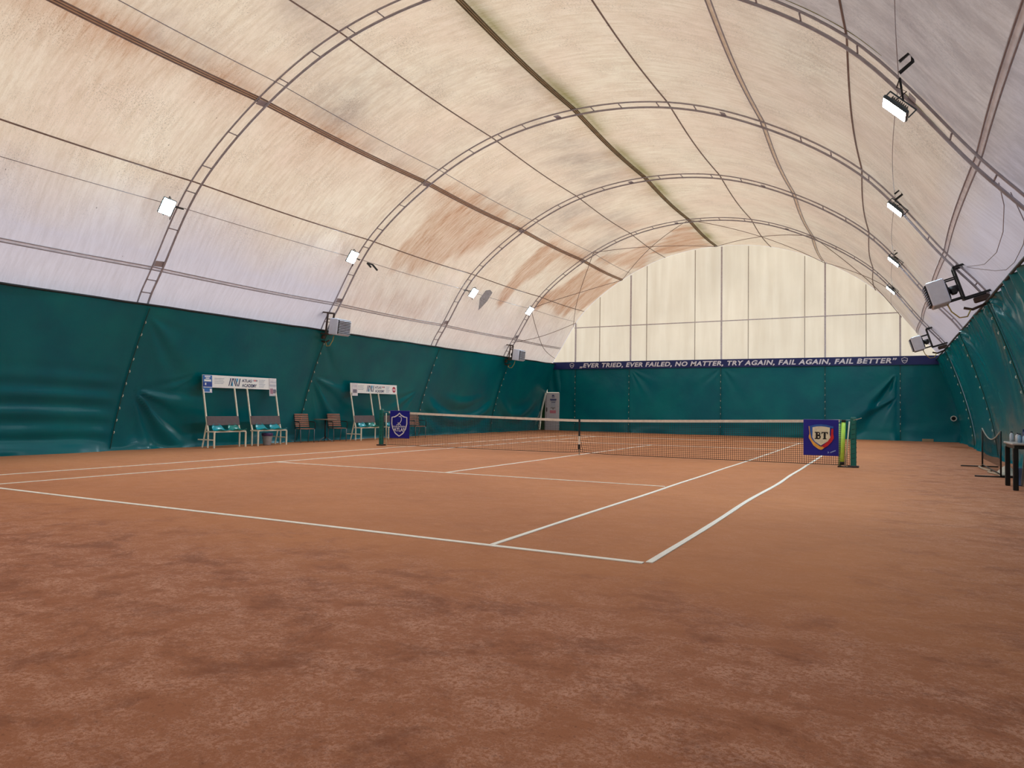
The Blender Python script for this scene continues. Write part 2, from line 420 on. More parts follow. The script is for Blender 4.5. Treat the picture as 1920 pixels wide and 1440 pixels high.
line('white far baseline tape in front of the end curtain', (-5.485, BY), (5.485, BY), .08, .02, 15)

# ------------------------------------------------------------------ arch trusses, purlins, wires
steel = mat('galvanised_steel', (162, 158, 166), .5, 0, .12, 8)
steel_dark = mat('weathered_steel', (136, 118, 112), .6, 0, .2, 5)
steel_light = mat('pale_painted_steel', (214, 210, 210), .6, 0, .1, 5)
algae_steel = mat('mossy_ridge_steel', (118, 106, 78), .7, .05, .35, 4)
def rib_label(i): return ['', '', 'nearest full', 'second', 'third', 'farthest'][i]
for i, y in enumerate(RIBS[2:-1], 2):
    nm = {2: 'steel ladder arch truss nearest the camera, cut off by the top edge',
          3: 'steel ladder arch truss second from the camera, above the tennis net', 4: 'steel ladder arch truss third from the camera', 5: 'smallest steel ladder arch truss, closest to the end wall'}[i]
    r = thing('arch_truss', (0, y, 0), nm, 'arch truss', 'steel arch trusses of the hall')
    for s, rr in ((-1, .020), (1, .026)):
        pts = []
        for k in range(121):
            t = .05+13.9*k/120; ins = .06 + (.05 if s > 0 else 0)
            p = prof(t)+pnorm(t)*ins; pts.append((p.x, s*.12, p.y))
        MB().tube(pts, rr, 6).build('chord', steel, r)
    t = .6; k = 0
    while t < 13.6:
        ins = .085; p = prof(t)+pnorm(t)*ins; q = p
        wide = (k % 5 == 2)
        tan = (prof(t+.02)-prof(t-.02)).normalized()
        if wide:
            mb = MB(); h = .07
            a, b = p-tan*h, p+tan*h
            mb.add([(a.x,-.12,a.y-.02),(b.x,-.12,b.y-.02),(b.x,.12,b.y),(a.x,.12,a.y),(a.x,-.12,a.y-.03),(b.x,-.12,b.y-.03),(b.x,.12,b.y-.01),(a.x,.12,a.y-.01)],
                   [(0,1,2,3),(7,6,5,4),(0,4,5,1),(1,5,6,2),(2,6,7,3),(3,7,4,0)])
            mb.build('gusset_plate', steel, r)
        else:
            MB().tube([(p.x,-.12,p.y),(p.x,.12,p.y)], .014, 6).build('rung', steel, r)
        t += .40 if k % 3 else .30
        k += 1
SLEEVE = [cloth_mat('stained_sleeve', (232, 208, 186), .5), cloth_mat('grey_sleeve', (252, 246, 236), .5), cloth_mat('pale_sleeve', (255, 254, 255), .5)]
PUR = {3: (1, 'double left purlin, lowest, just above the green curtain'), 4: (0, 'thin left purlin running just above the left floodlights'), 5: (1, 'dark double left purlin edged with brown stains'),
       6: (0, 'thin purlin halfway between the stained left beam and the ridge'), 7: (1, 'dark mossy ridge beam along the crown of the vault'), 8: (0, 'thin purlin immediately right of the ridge beam'),
       9: (1, 'double right purlin running up from the end wall'), 10: (0, 'thin right purlin left of the right floodlights'), 11: (1, 'double right purlin, lowest, above the right heaters')}
for t, (dbl, lab) in PUR.items():
    r = thing('purlin', (0, 0, 0), lab, 'purlin', 'lengthwise purlins under the vault')
    M = {5: steel_dark, 7: algae_steel, 3: steel, 11: steel}.get(t, steel)
    if t == 4 or t == 10 or t == 6 or t == 8: M = steel_dark
    YY = [-18.2+36.4*k/180 for k in range(181)]
    offs = [(-.055, .013), (.055, .013)] if dbl else [(0, .018)]
    if t in (5, 7): offs = [(-.055, .018), (.0, .013), (.055, .018)]
    for o, rr in offs:
        MB().tube([onroof(t+o/2.45, y, .022) for y in YY], rr, 6).build('bar', M, r)
    if dbl:
        mb = MB(); vs = []; fs = []
        for k, y in enumerate(YY):
            for o in (-.05, .05): vs.append(onroof(t+o/2.45, y, .006))
        for k in range(len(YY)-1): fs.append((k*2, k*2+2, k*2+3, k*2+1))
        mb.add(vs, fs).build('sleeve', SLEEVE[0] if t in (5, 7) else SLEEVE[2] if t in (3, 11) else SLEEVE[1], r)
# thin wires parallel to the beams and cross bracing of the last bay
def wire(label, pts, r=.010, cat='wire', name='steel_wire', M=steel, group=None):
    return tag(MB().tube(pts, r, 6).build(name, M), label, cat, group)
wire('long steel wire strung just above the stained left beam', [onroof(5.24, -18+36*k/90, .04) for k in range(91)], .011)
wire('long steel wire strung behind the left floodlights', [onroof(3.72, -18+36*k/90, .04) for k in range(91)], .008)
wire('long steel wire strung behind the right floodlights', [onroof(10.38, -18+36*k/90, .04) for k in range(91)], .006)
for k, (cpts, lab) in enumerate((([(11.33,-.18),(11.53,-1.46),(11.58,-2.8),(11.51,-4.1),(11.37,-5.21),(11.2,-5.93)], 'slack cord draped in a curve above the large right heater'),
        ([(11.33,-.1),(11.7,-1.6),(11.81,-2.29),(11.83,-3.12),(11.78,-4.32),(11.68,-5.13),(11.3,-5.95)], 'lower slack cord draped on the white fabric at the right edge'))):
    pp = []
    for i in range(len(cpts)-1):
        for q in range(6): a, b = cpts[i], cpts[i+1]; pp.append(onroof(a[0]+(b[0]-a[0])*q/6, a[1]+(b[1]-a[1])*q/6, .03))
    wire(lab, pp, .007, 'cord', 'slack_cord', steel)
def brace(label, t0, y0, t1, y1):
    pts = [onroof(t0+(t1-t0)*k/24, y0+(y1-y0)*k/24, .05) for k in range(25)]
    wire(label, pts, .013, 'bracing cable', 'bracing_cable', steel_dark, 'crossed cables of the last bay')
brace('bracing cable from above the stained left beam up to the ridge at the end wall', 5.25, 12.7, 7, 18.2)
brace('bracing cable from the ridge at the last truss down left to the end wall', 7, 12.7, 5, 18.2)
brace('bracing cable from the ridge at the last truss down right to the end wall', 7, 12.7, 9, 18.2)
brace('bracing cable from the right double purlin back up to the ridge at the end wall', 9, 12.7, 7, 18.2)
brace('bracing cable from the farthest left floodlight up to the end wall', 3.72, 12.7, 5, 18.2)
brace('bracing cable from the stained left beam at the last truss down to the end wall', 5.25, 12.7, 3.6, 18.2)
brace('bracing cable from the farthest left floodlight down to the end wall corner', 3.72, 12.7, 2.4, 18.2)
brace('bracing cable from above the farthest left heater up to the end wall', 2.9, 12.7, 3.7, 18.2)
brace('bracing cable from the right double purlin at the last truss down to the end wall', 9, 12.7, 10.6, 18.2)
brace('bracing cable from the right wall at the last truss up to the end wall', 10.6, 12.7, 9, 18.2)
# end wall posts and rail
posts = [(-7.8,1,'leftmost thick end wall post, beside the curtain corner'),(-6.43,0,'thin end wall seam post between the two leftmost thick posts'),(-4.73,1,'thick end wall post second from the left'),(-3.88,0,'thin end wall seam post just right of the second thick post'),
         (-1.42,0,'thin end wall seam post left of the ridge post'),(-.13,1,'thick end wall post under the ridge'),(1.13,0,'thin end wall seam post just right of the ridge post'),(3.65,0,'thin end wall seam post left of the fourth thick post'),
         (4.52,1,'thick end wall post second from the right'),(6.2,0,'thin end wall seam post between the two rightmost thick posts'),(7.54,1,'rightmost thick end wall post')]
def topz(x):
    best = min((abs(prof(k/20).x-x), prof(k/20).y) for k in range(20, 270)); return best[1]
post_m = mat('end_wall_post', (204, 202, 212), .6); seam_m = mat('end_wall_seam', (170, 162, 154), .7)
for x, big, lab in posts:
    zt = topz(x)-.05
    r_ = .034 if big else .014
    tag(MB().bar((x, 18.29, .0), (x, 18.29, zt), r_).build('end_wall_post', post_m if big else seam_m), lab, 'post', 'posts on the end wall')
tag(MB().bar((-7.85, 18.25, 5.52), (7.6, 18.25, 5.60), .022).build('end_wall_rail', post_m), 'horizontal grey rail crossing the pale end wall', 'rail')

# ------------------------------------------------------------------ green curtains
def curtain_mat():
    M = bpy.data.materials.new('green_curtain_pvc'); M.use_nodes = True; n = M.node_tree; N = n.nodes.new; l = n.links.new
    b = n.nodes['Principled BSDF']; tc = N('ShaderNodeTexCoord').outputs['Object']
    a = N('ShaderNodeTexNoise'); a.inputs['Scale'].default_value = .8; a.inputs['Detail'].default_value = 6; l(tc, a.inputs['Vector'])
    r = N('ShaderNodeValToRGB'); r.color_ramp.elements[0].position = .35; r.color_ramp.elements[1].position = .7
    r.color_ramp.elements[0].color = lin((0, 98, 114)); r.color_ramp.elements[1].color = lin((0, 114, 122)); l(a.outputs['Fac'], r.inputs[0])
    l(r.outputs[0], b.inputs['Base Color']); b.inputs['Roughness'].default_value = .27; b.inputs['Specular IOR Level'].default_value = .25
    g = N('ShaderNodeTexNoise'); g.inputs['Scale'].default_value = 2.2; g.inputs['Detail'].default_value = 4; l(tc, g.inputs['Vector'])
    bu = N('ShaderNodeBump'); bu.inputs['Strength'].default_value = .35; bu.inputs['Distance'].default_value = .04
    l(g.outputs['Fac'], bu.inputs['Height']); l(bu.outputs[0], b.inputs['Normal'])
    return M
cm = curtain_mat(); tie_m = mat('white_lacing_tie', (214, 216, 206), .6); seam_c = mat('curtain_seam', (6, 74, 72), .5)
def wrap(z):                                     # distance of the side curtain from the axis at height z
    k = min(1, max(0, z/3.55)); return 9.82-.92*k**1.5
def fan(u, w, cu, cw, a0, a1, n, amp, rad):      # folds radiating from a point
    dx, dy = u-cu, w-cw; d = math.hypot(dx, dy)
    if d < 1e-4: return 0
    a = math.atan2(dy, dx)
    if a < a0 or a > a1: return 0
    q = (a-a0)/(a1-a0)
    return amp*math.sin(q*PI)*math.sin(q*PI*2*n+noise.noise((d, q*3, 1))*1.2)*min(1, d/.4)*math.exp(-d/rad)
def pleat(u, w, seed, ztop):
    n = noise.noise; v = 0
    v += .05*n((u*.45, w*.5, seed)) + .014*n((u*1.6, w*1.2, seed+4))
    low = max(0, 1-w/1.3); v += low*low*.10*(n((u*.9, w*2.2, seed+2))+.3)
    v += .05*max(0, 1-w/.35)                                       # the hem kicks out over the ground
    return v
def side_panel(sx, y0, y1, label, seed, extra, zt=3.58):
    L = y1-y0; nu, nv = max(30, int(L/.055)), 62
    def f(a, b):
        z = b*zt; u = a*L; d = wrap(z)-.008*(int(seed*10) % 2); o = pleat(u, z, seed, zt)+extra(u, z)
        ed = min(1, u/.6, (L-u)/.6); ed = ed*ed*(3-2*ed); o *= max(.1, ed); o = max(o, -.06+.04*b)
        if b == 0: o += .03
        return (sx*(d-o), y0+u + (.08*noise.noise((u*.8, seed, 3)) if b < .02 and 0 < a < 1 else 0), max(.0, z + (.035*noise.noise((u*1.4, seed, 8)) if b == 1 else 0)))
    mb = MB().grid(nu, nv, f)
    if 'out of frame' in label: return tag(mb.build('wall_left' if sx < 0 else 'wall_right', cm), 'green curtained side wall beside the photographer', kind='structure')
    return tag(mb.build('windbreak_curtain', cm), label, 'curtain', 'green curtains along the side walls')
n_ = noise.noise
def ex_a(u, w):    # sagging drapes of the panel nearest on the left, more toward the ground
    k = max(0, 1-w/2.2); x = u/6.2
    return .085*k*math.sin(w*15+2.6*x*x-1.2*x+2*n_((u*.3, 0, 2)))*(.6+.5*n_((u*.25, w, 6))) + .06*max(0, 1-w/.35)
def ex_b(u, w):
    return fan(u, w, .25, 1.55, -1.35, .05, 3, .15, 2.2)+fan(u, w, .1, 3.4, -1.2, -.1, 2.2, .035, 2)+fan(u, w, 2.1, 2.0, -3.1+.0, -2.3, 2, .03, 2)+.04*max(0, 1-w/.4)*math.sin(u*3)
def ex_c(u, w):
    return fan(u, w, .05, 2.15, -1.3, .0, 3, .13, 2.4)+fan(u, w, .05, 3.4, -1.3, 0, 2, .03, 2)+fan(u, w, 6.2, 1.9, -3.1, -1.9, 3, .05, 1.6)
def ex_d(u, w):
    r = math.hypot(u-3.2, (w-3.4)*1.3); return .08*math.sin(r*5.5)*max(0, 1-abs(w-.9)/.9)+fan(u, w, .1, 1.1, -1.4, 0, 2, .05, 2)
def ex_e(u, w):
    r = math.hypot(u-2.4, (w-3.2)); return .09*math.sin(r*6)*max(0, 1-abs(w-.8)/.9)
def ex_r(u, w):
    tp = max(0, 1-(3.58-w)/.75); s = .06*tp*math.sin(u*9+3*n_((u, 0, 1)))
    return s+.03*math.sin(u*1.7+w*.8)+fan(u, w, 6.0, 3.6, -3.12, -1.75, 4, .12, .9)+fan(u, w, .1, 3.6, -1.40, -.02, 4, .12, .9)+.03*tp*n_((u*3, w*5, 3))
ly = [-18.25, -12.35, -6.15, .1, 6.6, 12.7, 18.1]
labs = ['green left wall curtain beside the photographer, out of frame', 'green left wall curtain at the left edge of the photo with level sagging drapes',
        'green left wall curtain behind the bench with four seats and blue poster', 'green left wall curtain behind the slatted chairs and the partly hidden far bench',
        'green left wall curtain seen through the left half of the net, curved folds', 'green left wall curtain farthest away, next to the door']
for i in range(6):
    side_panel(-1, ly[i]-.03-.0*i, ly[i+1]+.03, labs[i], 3.1*i, [ex_a, ex_a, ex_b, ex_c, ex_d, ex_e][i])
rlab = ['green right wall curtain beside the photographer, out of frame', 'green right wall curtain, out of frame', 'green right wall curtain behind the black table',
        'green right wall curtain behind the small black practice net', 'green right wall curtain between the two right heaters', 'green right wall curtain farthest away, at the ring fitting']
for i in range(6):
    side_panel(1, ly[i]-.03, ly[i+1]+.03, rlab[i], 40+3.1*i, ex_r, 3.5)
# end curtains
ex_x = [-9.0, -7.72, -4.73, -.11, 4.53, 7.53, 9.35]
elab = ['narrow green end curtain above and beside the white door', 'green end curtain right of the door, behind the net centre', 'green end curtain second wide panel, below the words EVER TRIED',
        'green end curtain in the middle right, below the words TRY AGAIN', 'green end curtain with deep diagonal folds beside the blue shield banner', 'dark green end curtain in the right corner by the ring fitting']
DX0, DX1, DZ = -10.2, -8.6, 2.05
def end_panel(x0, x1, label, seed, k):
    L = x1-x0; nu, nv = max(24, int(L/.05)), 62; zt = 3.42
    def f(a, b):
        u = a*L; z = b*zt; o = pleat(u, z, seed, zt)*.8
        if k == 4: o += fan(u, z, 2.85, 2.9, -2.5, -1.55, 1.3, .16, 3)+fan(u, z, 2.9, 1.9, -2.9, -1.9, 1.2, .13, 2)
        if k == 3: o += fan(u, z, .05, 3.3, -1.5, -.2, 2, .04, 1)
        if k == 2: o += fan(u, z, .05, 3.3, -1.5, -.2, 3, .04, .8)+fan(u, z, L, 3.3, -2.9, -1.6, 2, .04, .8)
        ed = min(1, u/.2, (L-u)/.2); o *= max(.15, ed)
        xx = x0+u
        if k == 5: xx = x0+a*(wrap(z)+.06-x0)          # follows the sloping side wall
        return (xx, 18.14-o, z)
    return tag(MB().grid(nu, nv, f).build('windbreak_curtain', cm), label, 'curtain', 'green curtains along the end wall')
end_panel(-8.68, -7.70, elab[0], 71, 0)
for k in range(1, 6): end_panel(ex_x[k]-.02, ex_x[k+1]+.02, elab[k], 70+5*k, k)
tag(MB().grid(20, 20, lambda a, b: (-9.35+.78*a, 18.12-.02*math.sin(a*9+b*3), 2.06+1.36*b)).build('windbreak_curtain', cm), 'short green end curtain hanging over the white door', 'curtain', 'green curtains along the end wall')
# lacing ties: small white straps on each seam, parts of one seam strip per seam
def lacing(label, pts, nrm, along):
    r = thing('curtain_lacing', (0, 0, 0), label, 'lacing', 'laced seams of the curtains')
    MB().tube([p for p in pts], .012, 5).build('seam_cord', seam_c, r)
    for i, p in enumerate(pts[1:-1]):
        p = Vector(p); q = p+Vector(nrm)*.03; d = Vector(along)*.012*random.uniform(-1, 1)
        MB().tube([q+d+Vector((0,0,-.028)), q+Vector(nrm)*.012, q-d+Vector((0,0,.028))], .011, 5).build('tie', tie_m, r)
for i, y in enumerate(ly[1:-1]):
    zs = [.05]+[.45+.3*k for k in range(10)]+[3.5]
    if i: lacing(['', 'laced curtain seam on the left wall, nearest in view', 'laced curtain seam between the two left slatted chairs', 'laced curtain seam on the left wall behind the far bench end', 'laced curtain seam on the left wall, farthest'][i],
           [(-wrap(z)+.045, y-.16+.09*z, z) for z in zs], (1, 0, 0), (0, 1, 0))
    if i > 1: lacing(['', '', 'laced curtain seam on the right wall, running down toward the black table', 'laced curtain seam on the right wall, above the practice net', 'laced curtain seam on the right wall, farthest'][i],
           [(wrap(z)-.045, y, z) for z in zs], (-1, 0, 0), (0, 1, 0))
for k, x in enumerate(ex_x[1:-1]):
    zs = [.05]+[.42+.31*j for j in range(9)]+[3.3]
    lacing(['laced end curtain seam nearest the door', 'laced end curtain seam under the word EVER FAILED', 'laced end curtain seam in the middle of the end wall', 'laced end curtain seam above the blue shield banner', 'laced end curtain seam in the right corner'][k],
           [(x, 18.10, z) for z in zs], (0, -1, 0), (1, 0, 0))
# dark top band rope of the side curtains
rope = mat('dark_edge_rope', (22, 34, 40), .6)
for sx, lab in ((-1, 'dark top edge strap of the left wall curtains'), (1, 'dark top edge strap of the right wall curtains')):
    tag(MB().tube([(sx*(wrap(3.55)-.02), -18.2+36.3*k/60, (3.58 if sx < 0 else 3.5)+.02*noise.noise((k*.6, sx, 0))) for k in range(61)], .026, 6).build('curtain_strap', rope), lab, 'strap')

# ------------------------------------------------------------------ slogan banner on the end wall
navy = mat('navy_banner', (12, 34, 104), .5, var=.08, scale=2); white_ink = mat('white_ink', (226, 230, 244), .6, var=.03)
bn = thing('slogan_banner', (0, 18.03, 3.49), 'long navy banner with white slogan across the end wall', 'banner')
MB().grid(150, 6, lambda a, b: (-9.0+18.25*a, .015*noise.noise((a*40, b, 0)), -.20+.385*b)).build('sheet', navy, bn)
slog = text('slogan', '\u201eEVER TRIED, EVER FAILED, NO MATTER, TRY AGAIN, FAIL AGAIN, FAIL BETTER\u201d', (-.02, -.025, 0), (1,0,0), (0,0,1), .225, white_ink, bn, width=14.85, bold=.036, shear=.22, spacing=1.12)
def split_words(o, gap, name, M, parent):
    me = o.data; par = list(range(len(me.vertices)))
    def fd(a):
        while par[a] != a: par[a] = par[par[a]]; a = par[a]
        return a
    for e in me.edges: par[fd(e.vertices[0])] = fd(e.vertices[1])
    comp = {}
    for f in me.polygons: comp.setdefault(fd(f.vertices[0]), []).append(f)
    isl = sorted(((min(me.vertices[v].co.x for f in fs for v in f.vertices), max(me.vertices[v].co.x for f in fs for v in f.vertices), fs) for fs in comp.values()), key=lambda t: t[0])
    words = []; end = -99
    for a, b, fs in isl:
        if a-end > gap: words.append([])
        words[-1] += fs; end = max(end, b)
    for fs in words:
        mb = MB()
        for f in fs: mb.add([me.vertices[v].co for v in f.vertices], [tuple(range(len(f.vertices)))])
        mb.build(name, M, parent)
    bpy.data.objects.remove(o)
split_words(slog, .075, 'slogan_word', white_ink, bn)
SH = [(0,1),(.12,.88),(.42,.74),(.86,.66),(.86,.1),(.74,-.35),(.45,-.78),(0,-1.05)]
def shield(n=1):
    return SH + [(-x, y) for x, y in reversed(SH[1:-1])]
def shield_logo(O, X, Y, k, wd, parent, th=.004):
    mb = MB(); P = [(x*k, y*k) for x, y in shield()]
    mb.stroke(P, wd, th, O, X, Y, True)
    return mb.build('shield_outline', white_ink, parent)
for x in (-7.88, 7.7):
    shield_logo((x, -.03, 0), (1,0,0), (0,0,1), .125, .022, bn)
    text('small_lettering', 'ATLAS', (x, -.03, -.015), (1,0,0), (0,0,1), .05, white_ink, bn, width=.16, bold=.03)

# ------------------------------------------------------------------ tennis net
black = mat('black_cord', (24, 24, 26), .8); green_post = mat('green_post_paint', (8, 112, 104), .45); canvas = mat('white_canvas', (226, 218, 206), .8)
net = thing('tennis_net', (0, 0, 0), 'black tennis net with white headband across the clay court', 'net')
def nz(x): return .914+.13*(abs(x)/6.4)**1.25
cord = MB(); sx_ = .046; n = int(12.7/sx_)
for i in range(n+1):
    x = -6.35+i*sx_; zt = nz(x)-.05; lean = .02*noise.noise((x*2, 0, 0))
    pinch = math.exp(-abs(x)/.28)
    xb = x*(1-.0*pinch)
    cord.tube([(x, 0, zt), (xb+lean, 0, .5), (xb+lean*.5 - .10*pinch*math.copysign(1, x), .0, .045+.035*pinch)], .0045, 3)
for j in range(20):
    h = j/20; pts = []
    for i in range(129):
        x = -6.35+12.7*i/128; pinch = math.exp(-abs(x)/.30)
        z0 = .045+.035*math.exp(-abs(x)/.4); zt = nz(x)-.05
        pts.append((x, 0, z0+(zt-z0)*h + .02*pinch*(1-h)*math.sin(j*2.1)))
    cord.tube(pts, .0045, 3)
cord.build('mesh', black, net)
MB().tube([(-6.35+12.7*i/64, 0, .04+.035*math.exp(-abs(-6.35+12.7*i/64)/.4)) for i in range(65)], .006, 5).build('bottom_cord', black, net)
hb = MB()
for s in (-1, 1):
    hb.grid(128, 1, lambda a, b, s=s: (-6.15+12.3*a, s*.012, nz(-6.15+12.3*a)-.062+.062*b), False)
hb.grid(128, 1, lambda a, b: (-6.15+12.3*a, -.012+.024*b, nz(-6.15+12.3*a)), False)
hb.build('headband', canvas, net)
MB().tube([(-6.5+13.0*i/64, 0, nz(-6.5+13.0*i/64)-.012) for i in range(65)], .006, 6).build('cable', mat('steel_cable', (150, 160, 160), .4, .6), net)
cs = thing('centre_strap', (0, 0, 0), 'centre strap holding down the net, black above and white below with black buckle', 'strap')
MB().bbox((0, -.016, .70), (.05, .006, .44), .002).build('strap_top', mat('dark_webbing', (30, 40, 48), .8), cs)
MB().bbox((0, -.016, .37), (.05, .006, .24), .002).build('strap_band', canvas, cs)
MB().bbox((0, -.02, .21), (.055, .03, .12), .006).build('buckle', black, cs)
MB().bar((0, -.01, .0), (0, -.01, .16), .012).build('anchor', mat('dull_webbing', (150, 128, 110), .8), cs)
for x, lab in ((-6.42, 'green left net post, beside the far players bench'), (6.42, 'green right net post wrapped with lacing cord')):
    p = thing('net_post', (x, 0, 0), lab, 'net post', 'green posts of the tennis net')
    MB().bbox((0, 0, .54), (.115, .105, 1.08), .012).build('post', green_post, p)
    MB().bbox((0, 0, 1.085), (.10, .09, .02), .006).build('cap', green_post, p)
    s = -1 if x > 0 else 1
    MB().bbox((0, 0, .02), (.22, .20, .04), .008).build('base_plate', mat('rusty_base', (70, 52, 50), .8), p)
    mb = MB(); pts = []
    for k in range(60): a = k*.9; pts.append((.066*math.cos(a)+.0, .062*math.sin(a), .12+.9*k/60))
    mb.tube(pts, .005, 5).build('lacing_cord', mat('green_lacing', (4, 44, 44), .6), p)
    MB().tube([(s*.0, -.05, 1.03), (-s*.12, -.05, 1.06), (-s*.16, -.03, 1.075)] if x > 0 else [(0, -.05, 1.07), (-.05, -.05, 1.1)], .008, 5).build('hook', mat('zinc_hook', (160, 160, 150), .4, .6), p)
stick_m = mat('cream_stick_paint', (222, 220, 196), .5)
tag(MB().tube([(-6.2, -.04, .0), (-6.22, -.04, .98)], .013, 8).build('singles_stick', stick_m), 'thin cream singles stick against the net by the left post', 'singles stick', 'sticks holding up the net')
tag(MB().tube([(6.26, -.07, .0), (6.345, -.06, 1.0)], .014, 8).build('singles_stick', stick_m), 'thin cream singles stick leaning on the net by the lime ball tube', 'singles stick', 'sticks holding up the net')
bt = thing('ball_tube', (6.2, -.09, .06), 'lime green ball pick-up tube leaning at the right end of the net', 'ball tube')
ax = Matrix.Rotation(.035, 3, 'Y')
MB().tube([ax@Vector((0,0,.06)), ax@Vector((0,0,.92))], .042, 16).build('tube', mat('lime_plastic', (190, 240, 92), .35), bt)
MB().tube([ax@Vector((0,0,0)), ax@Vector((0,0,.06))], .046, 16).build('end_cap', black, bt)
MB().tube([ax@Vector((0,0,.92)), ax@Vector((0,0,.975))], .046, 16).build('end_cap', black, bt)
b2 = tag(MB().tube([(6.15, .04, .0), (6.14, .04, .95)], .028, 12).build('ball_tube', mat('pale_lime_plastic', (196, 236, 150), .4)), 'pale lime tube behind the net next to the brighter lime tube', 'ball tube')
tag(MB().bbox((6.28, -.06, .012), (.34, .12, .024), .005).build('base_bar', mat('black_iron', (24, 18, 18), .6)), 'flat black iron bar on the clay at the foot of the right stick', 'bar')
# banners on the net
royal = mat('royal_blue_banner', (10, 14, 146), .5, var=.06, scale=3)
def net_banner(x0, x1, z0, z1, label):
    r = thing('net_banner', ((x0+x1)/2, -.03, (z0+z1)/2), label, 'banner', 'blue banners hung on the net')
    W, H = x1-x0, z1-z0
    def f(a, b): return (-W/2+W*a, -.004-.012*noise.noise((a*2, b*2, x0)), -H/2+H*b + .008*noise.noise((a*5, x0, 2))*(b == 0))
    mb = MB().grid(20, 22, f); mb.build('sheet', royal, r)
    MB().bar((-W/2, .015, H/2), (W/2, .015, H/2), .006).build('hem_rod', mat('pale_blue_hem', (150, 160, 210), .6), r)
    return r
b1 = net_banner(-6.08, -5.37, .245, 1.055, 'dark blue banner with white shield and the word ATLAS, left end of net')
X_, Y_ = (1,0,0), (0,0,1)
P = [(0,.335),(.07,.27),(.17,.225),(.27,.21),(.275,.02),(.235,-.12),(.14,-.26),(0,-.345)]
P = P+[(-x, y) for x, y in reversed(P[1:-1])]
MB().stroke(P, .034, .004, (0, -.022, 0), X_, Y_, True).build('shield_outline', white_ink, b1)
text('club_words', 'CLUB SPORTIV', (0, -.024, -.062), X_, Y_, .045, white_ink, b1, width=.46, bold=.03)
text('club_name', 'ATLAS', (0, -.024, -.15), X_, Y_, .105, white_ink, b1, width=.40, bold=.03)
MB().stroke([(-.02,.235),(.04,.24),(.075,.19),(.07,.12),(.03,.06),(-.02,.02)], .022, .004, (0, -.022, 0), X_, Y_).stroke([(-.06,.05),(.0,.045),(.05,.05)], .014, .004, (0, -.022, 0), X_, Y_).stroke([(-.1,-.02),(-.03,.02),(.04,.0),(.06,-.03)], .018, .004, (0, -.022, 0), X_, Y_).stroke([(-.04,-.03),(.0,.02)], .014, .004, (0, -.022, 0), X_, Y_).build('figure_mark', white_ink, b1)
b2_ = net_banner(5.41, 6.13, .235, 1.025, 'royal blue banner with multicoloured BT shield, right end of net')
def sh2(k): return [(-.225*k,.235*k),(-.11*k,.275*k),(0,.287*k),(.11*k,.275*k),(.225*k,.235*k),(.215*k,.08*k),(.24*k,.01*k),(.2*k,-.07*k),(.11*k,-.17*k),(0,-.245*k),(-.11*k,-.17*k),(-.2*k,-.07*k),(-.24*k,.01*k),(-.215*k,.08*k)]
O2 = (0, -.018, 0)
yel, red, blu = mat('banner_yellow', (236, 176, 72), .5), mat('banner_red', (206, 24, 32), .5), mat('banner_blue', (34, 92, 178), .5)
MB().poly([(-.25,.245),(-.235,.25),(-.22,.1),(-.2,.0),(-.14,-.1),(-.02,-.19),(.08,-.215),(.03,-.26),(0,-.27),(-.05,-.255),(-.15,-.18),(-.245,-.02),(-.25,.02),(-.232,.08)], .003, O2, X_, Y_).build('yellow_edge', yel, b2_)
MB().poly([(.215,.2),(.255,.2),(.252,.08),(.265,.0),(.22,-.09),(.14,-.18),(.07,-.225),(.015,-.19),(.1,-.12),(.18,-.03),(.2,.03)], .003, (0,-.0182,0), X_, Y_).build('red_edge', red, b2_)
MB().poly([(-.235,.25),(-.12,.285),(0,.295),(.12,.285),(.256,.25),(.25,.205),(.11,.24),(0,.25),(-.11,.24),(-.17,.225),(-.175,.08),(-.165,-.01),(-.12,-.08),(-.02,-.16),(-.03,-.185),(-.14,-.1),(-.2,-.01),(-.205,.05)], .003, (0,-.0186,0), X_, Y_).build('blue_edge', blu, b2_)
MB().poly([(-.17,.225),(-.09,.243),(0,.25),(.09,.243),(.185,.225),(.18,.07),(.195,.01),(.14,-.08),(.0,-.175),(-.12,-.09),(-.175,0),(-.17,.09)], .003, (0,-.0189,0), X_, Y_).build('shield_field', mat('banner_cream', (232, 228, 200), .5), b2_)
ink = mat('black_ink', (14, 14, 16), .6)
OB = (-.125, -.0235, -.035)
lb = MB()
lb.poly([(0,0),(0,.02),(.022,.024),(.022,.136),(0,.14),(0,.16),(.062,.16),(.062,0)], .002, OB, X_, Y_)
lb.stroke([(.055,.149),(.085,.147),(.102,.132),(.1,.1),(.08,.086),(.055,.084)], .026, .002, OB, X_, Y_).stroke([(.055,.082),(.09,.08),(.112,.062),(.108,.028),(.085,.012),(.055,.011)], .028, .002, OB, X_, Y_)
lb.poly([(.14,.16),(.138,.112),(.15,.112),(.162,.138),(.183,.14),(.183,.022),(.165,.018),(.165,0),(.242,0),(.242,.018),(.224,.022),(.224,.14),(.245,.138),(.258,.112),(.27,.112),(.268,.16)], .002, OB, X_, Y_)
lb.build('letters', ink, b2_)
MB().poly([(.14,-.345),(.17,-.325),(.145,-.295)], .002, O2, X_, Y_).stroke([(.19,-.325),(.24,-.30),(.30,-.275)], .02, .002, O2, X_, Y_).build('scuffed_print', mat('pale_blue_print', (150, 170, 225), .6), b2_)

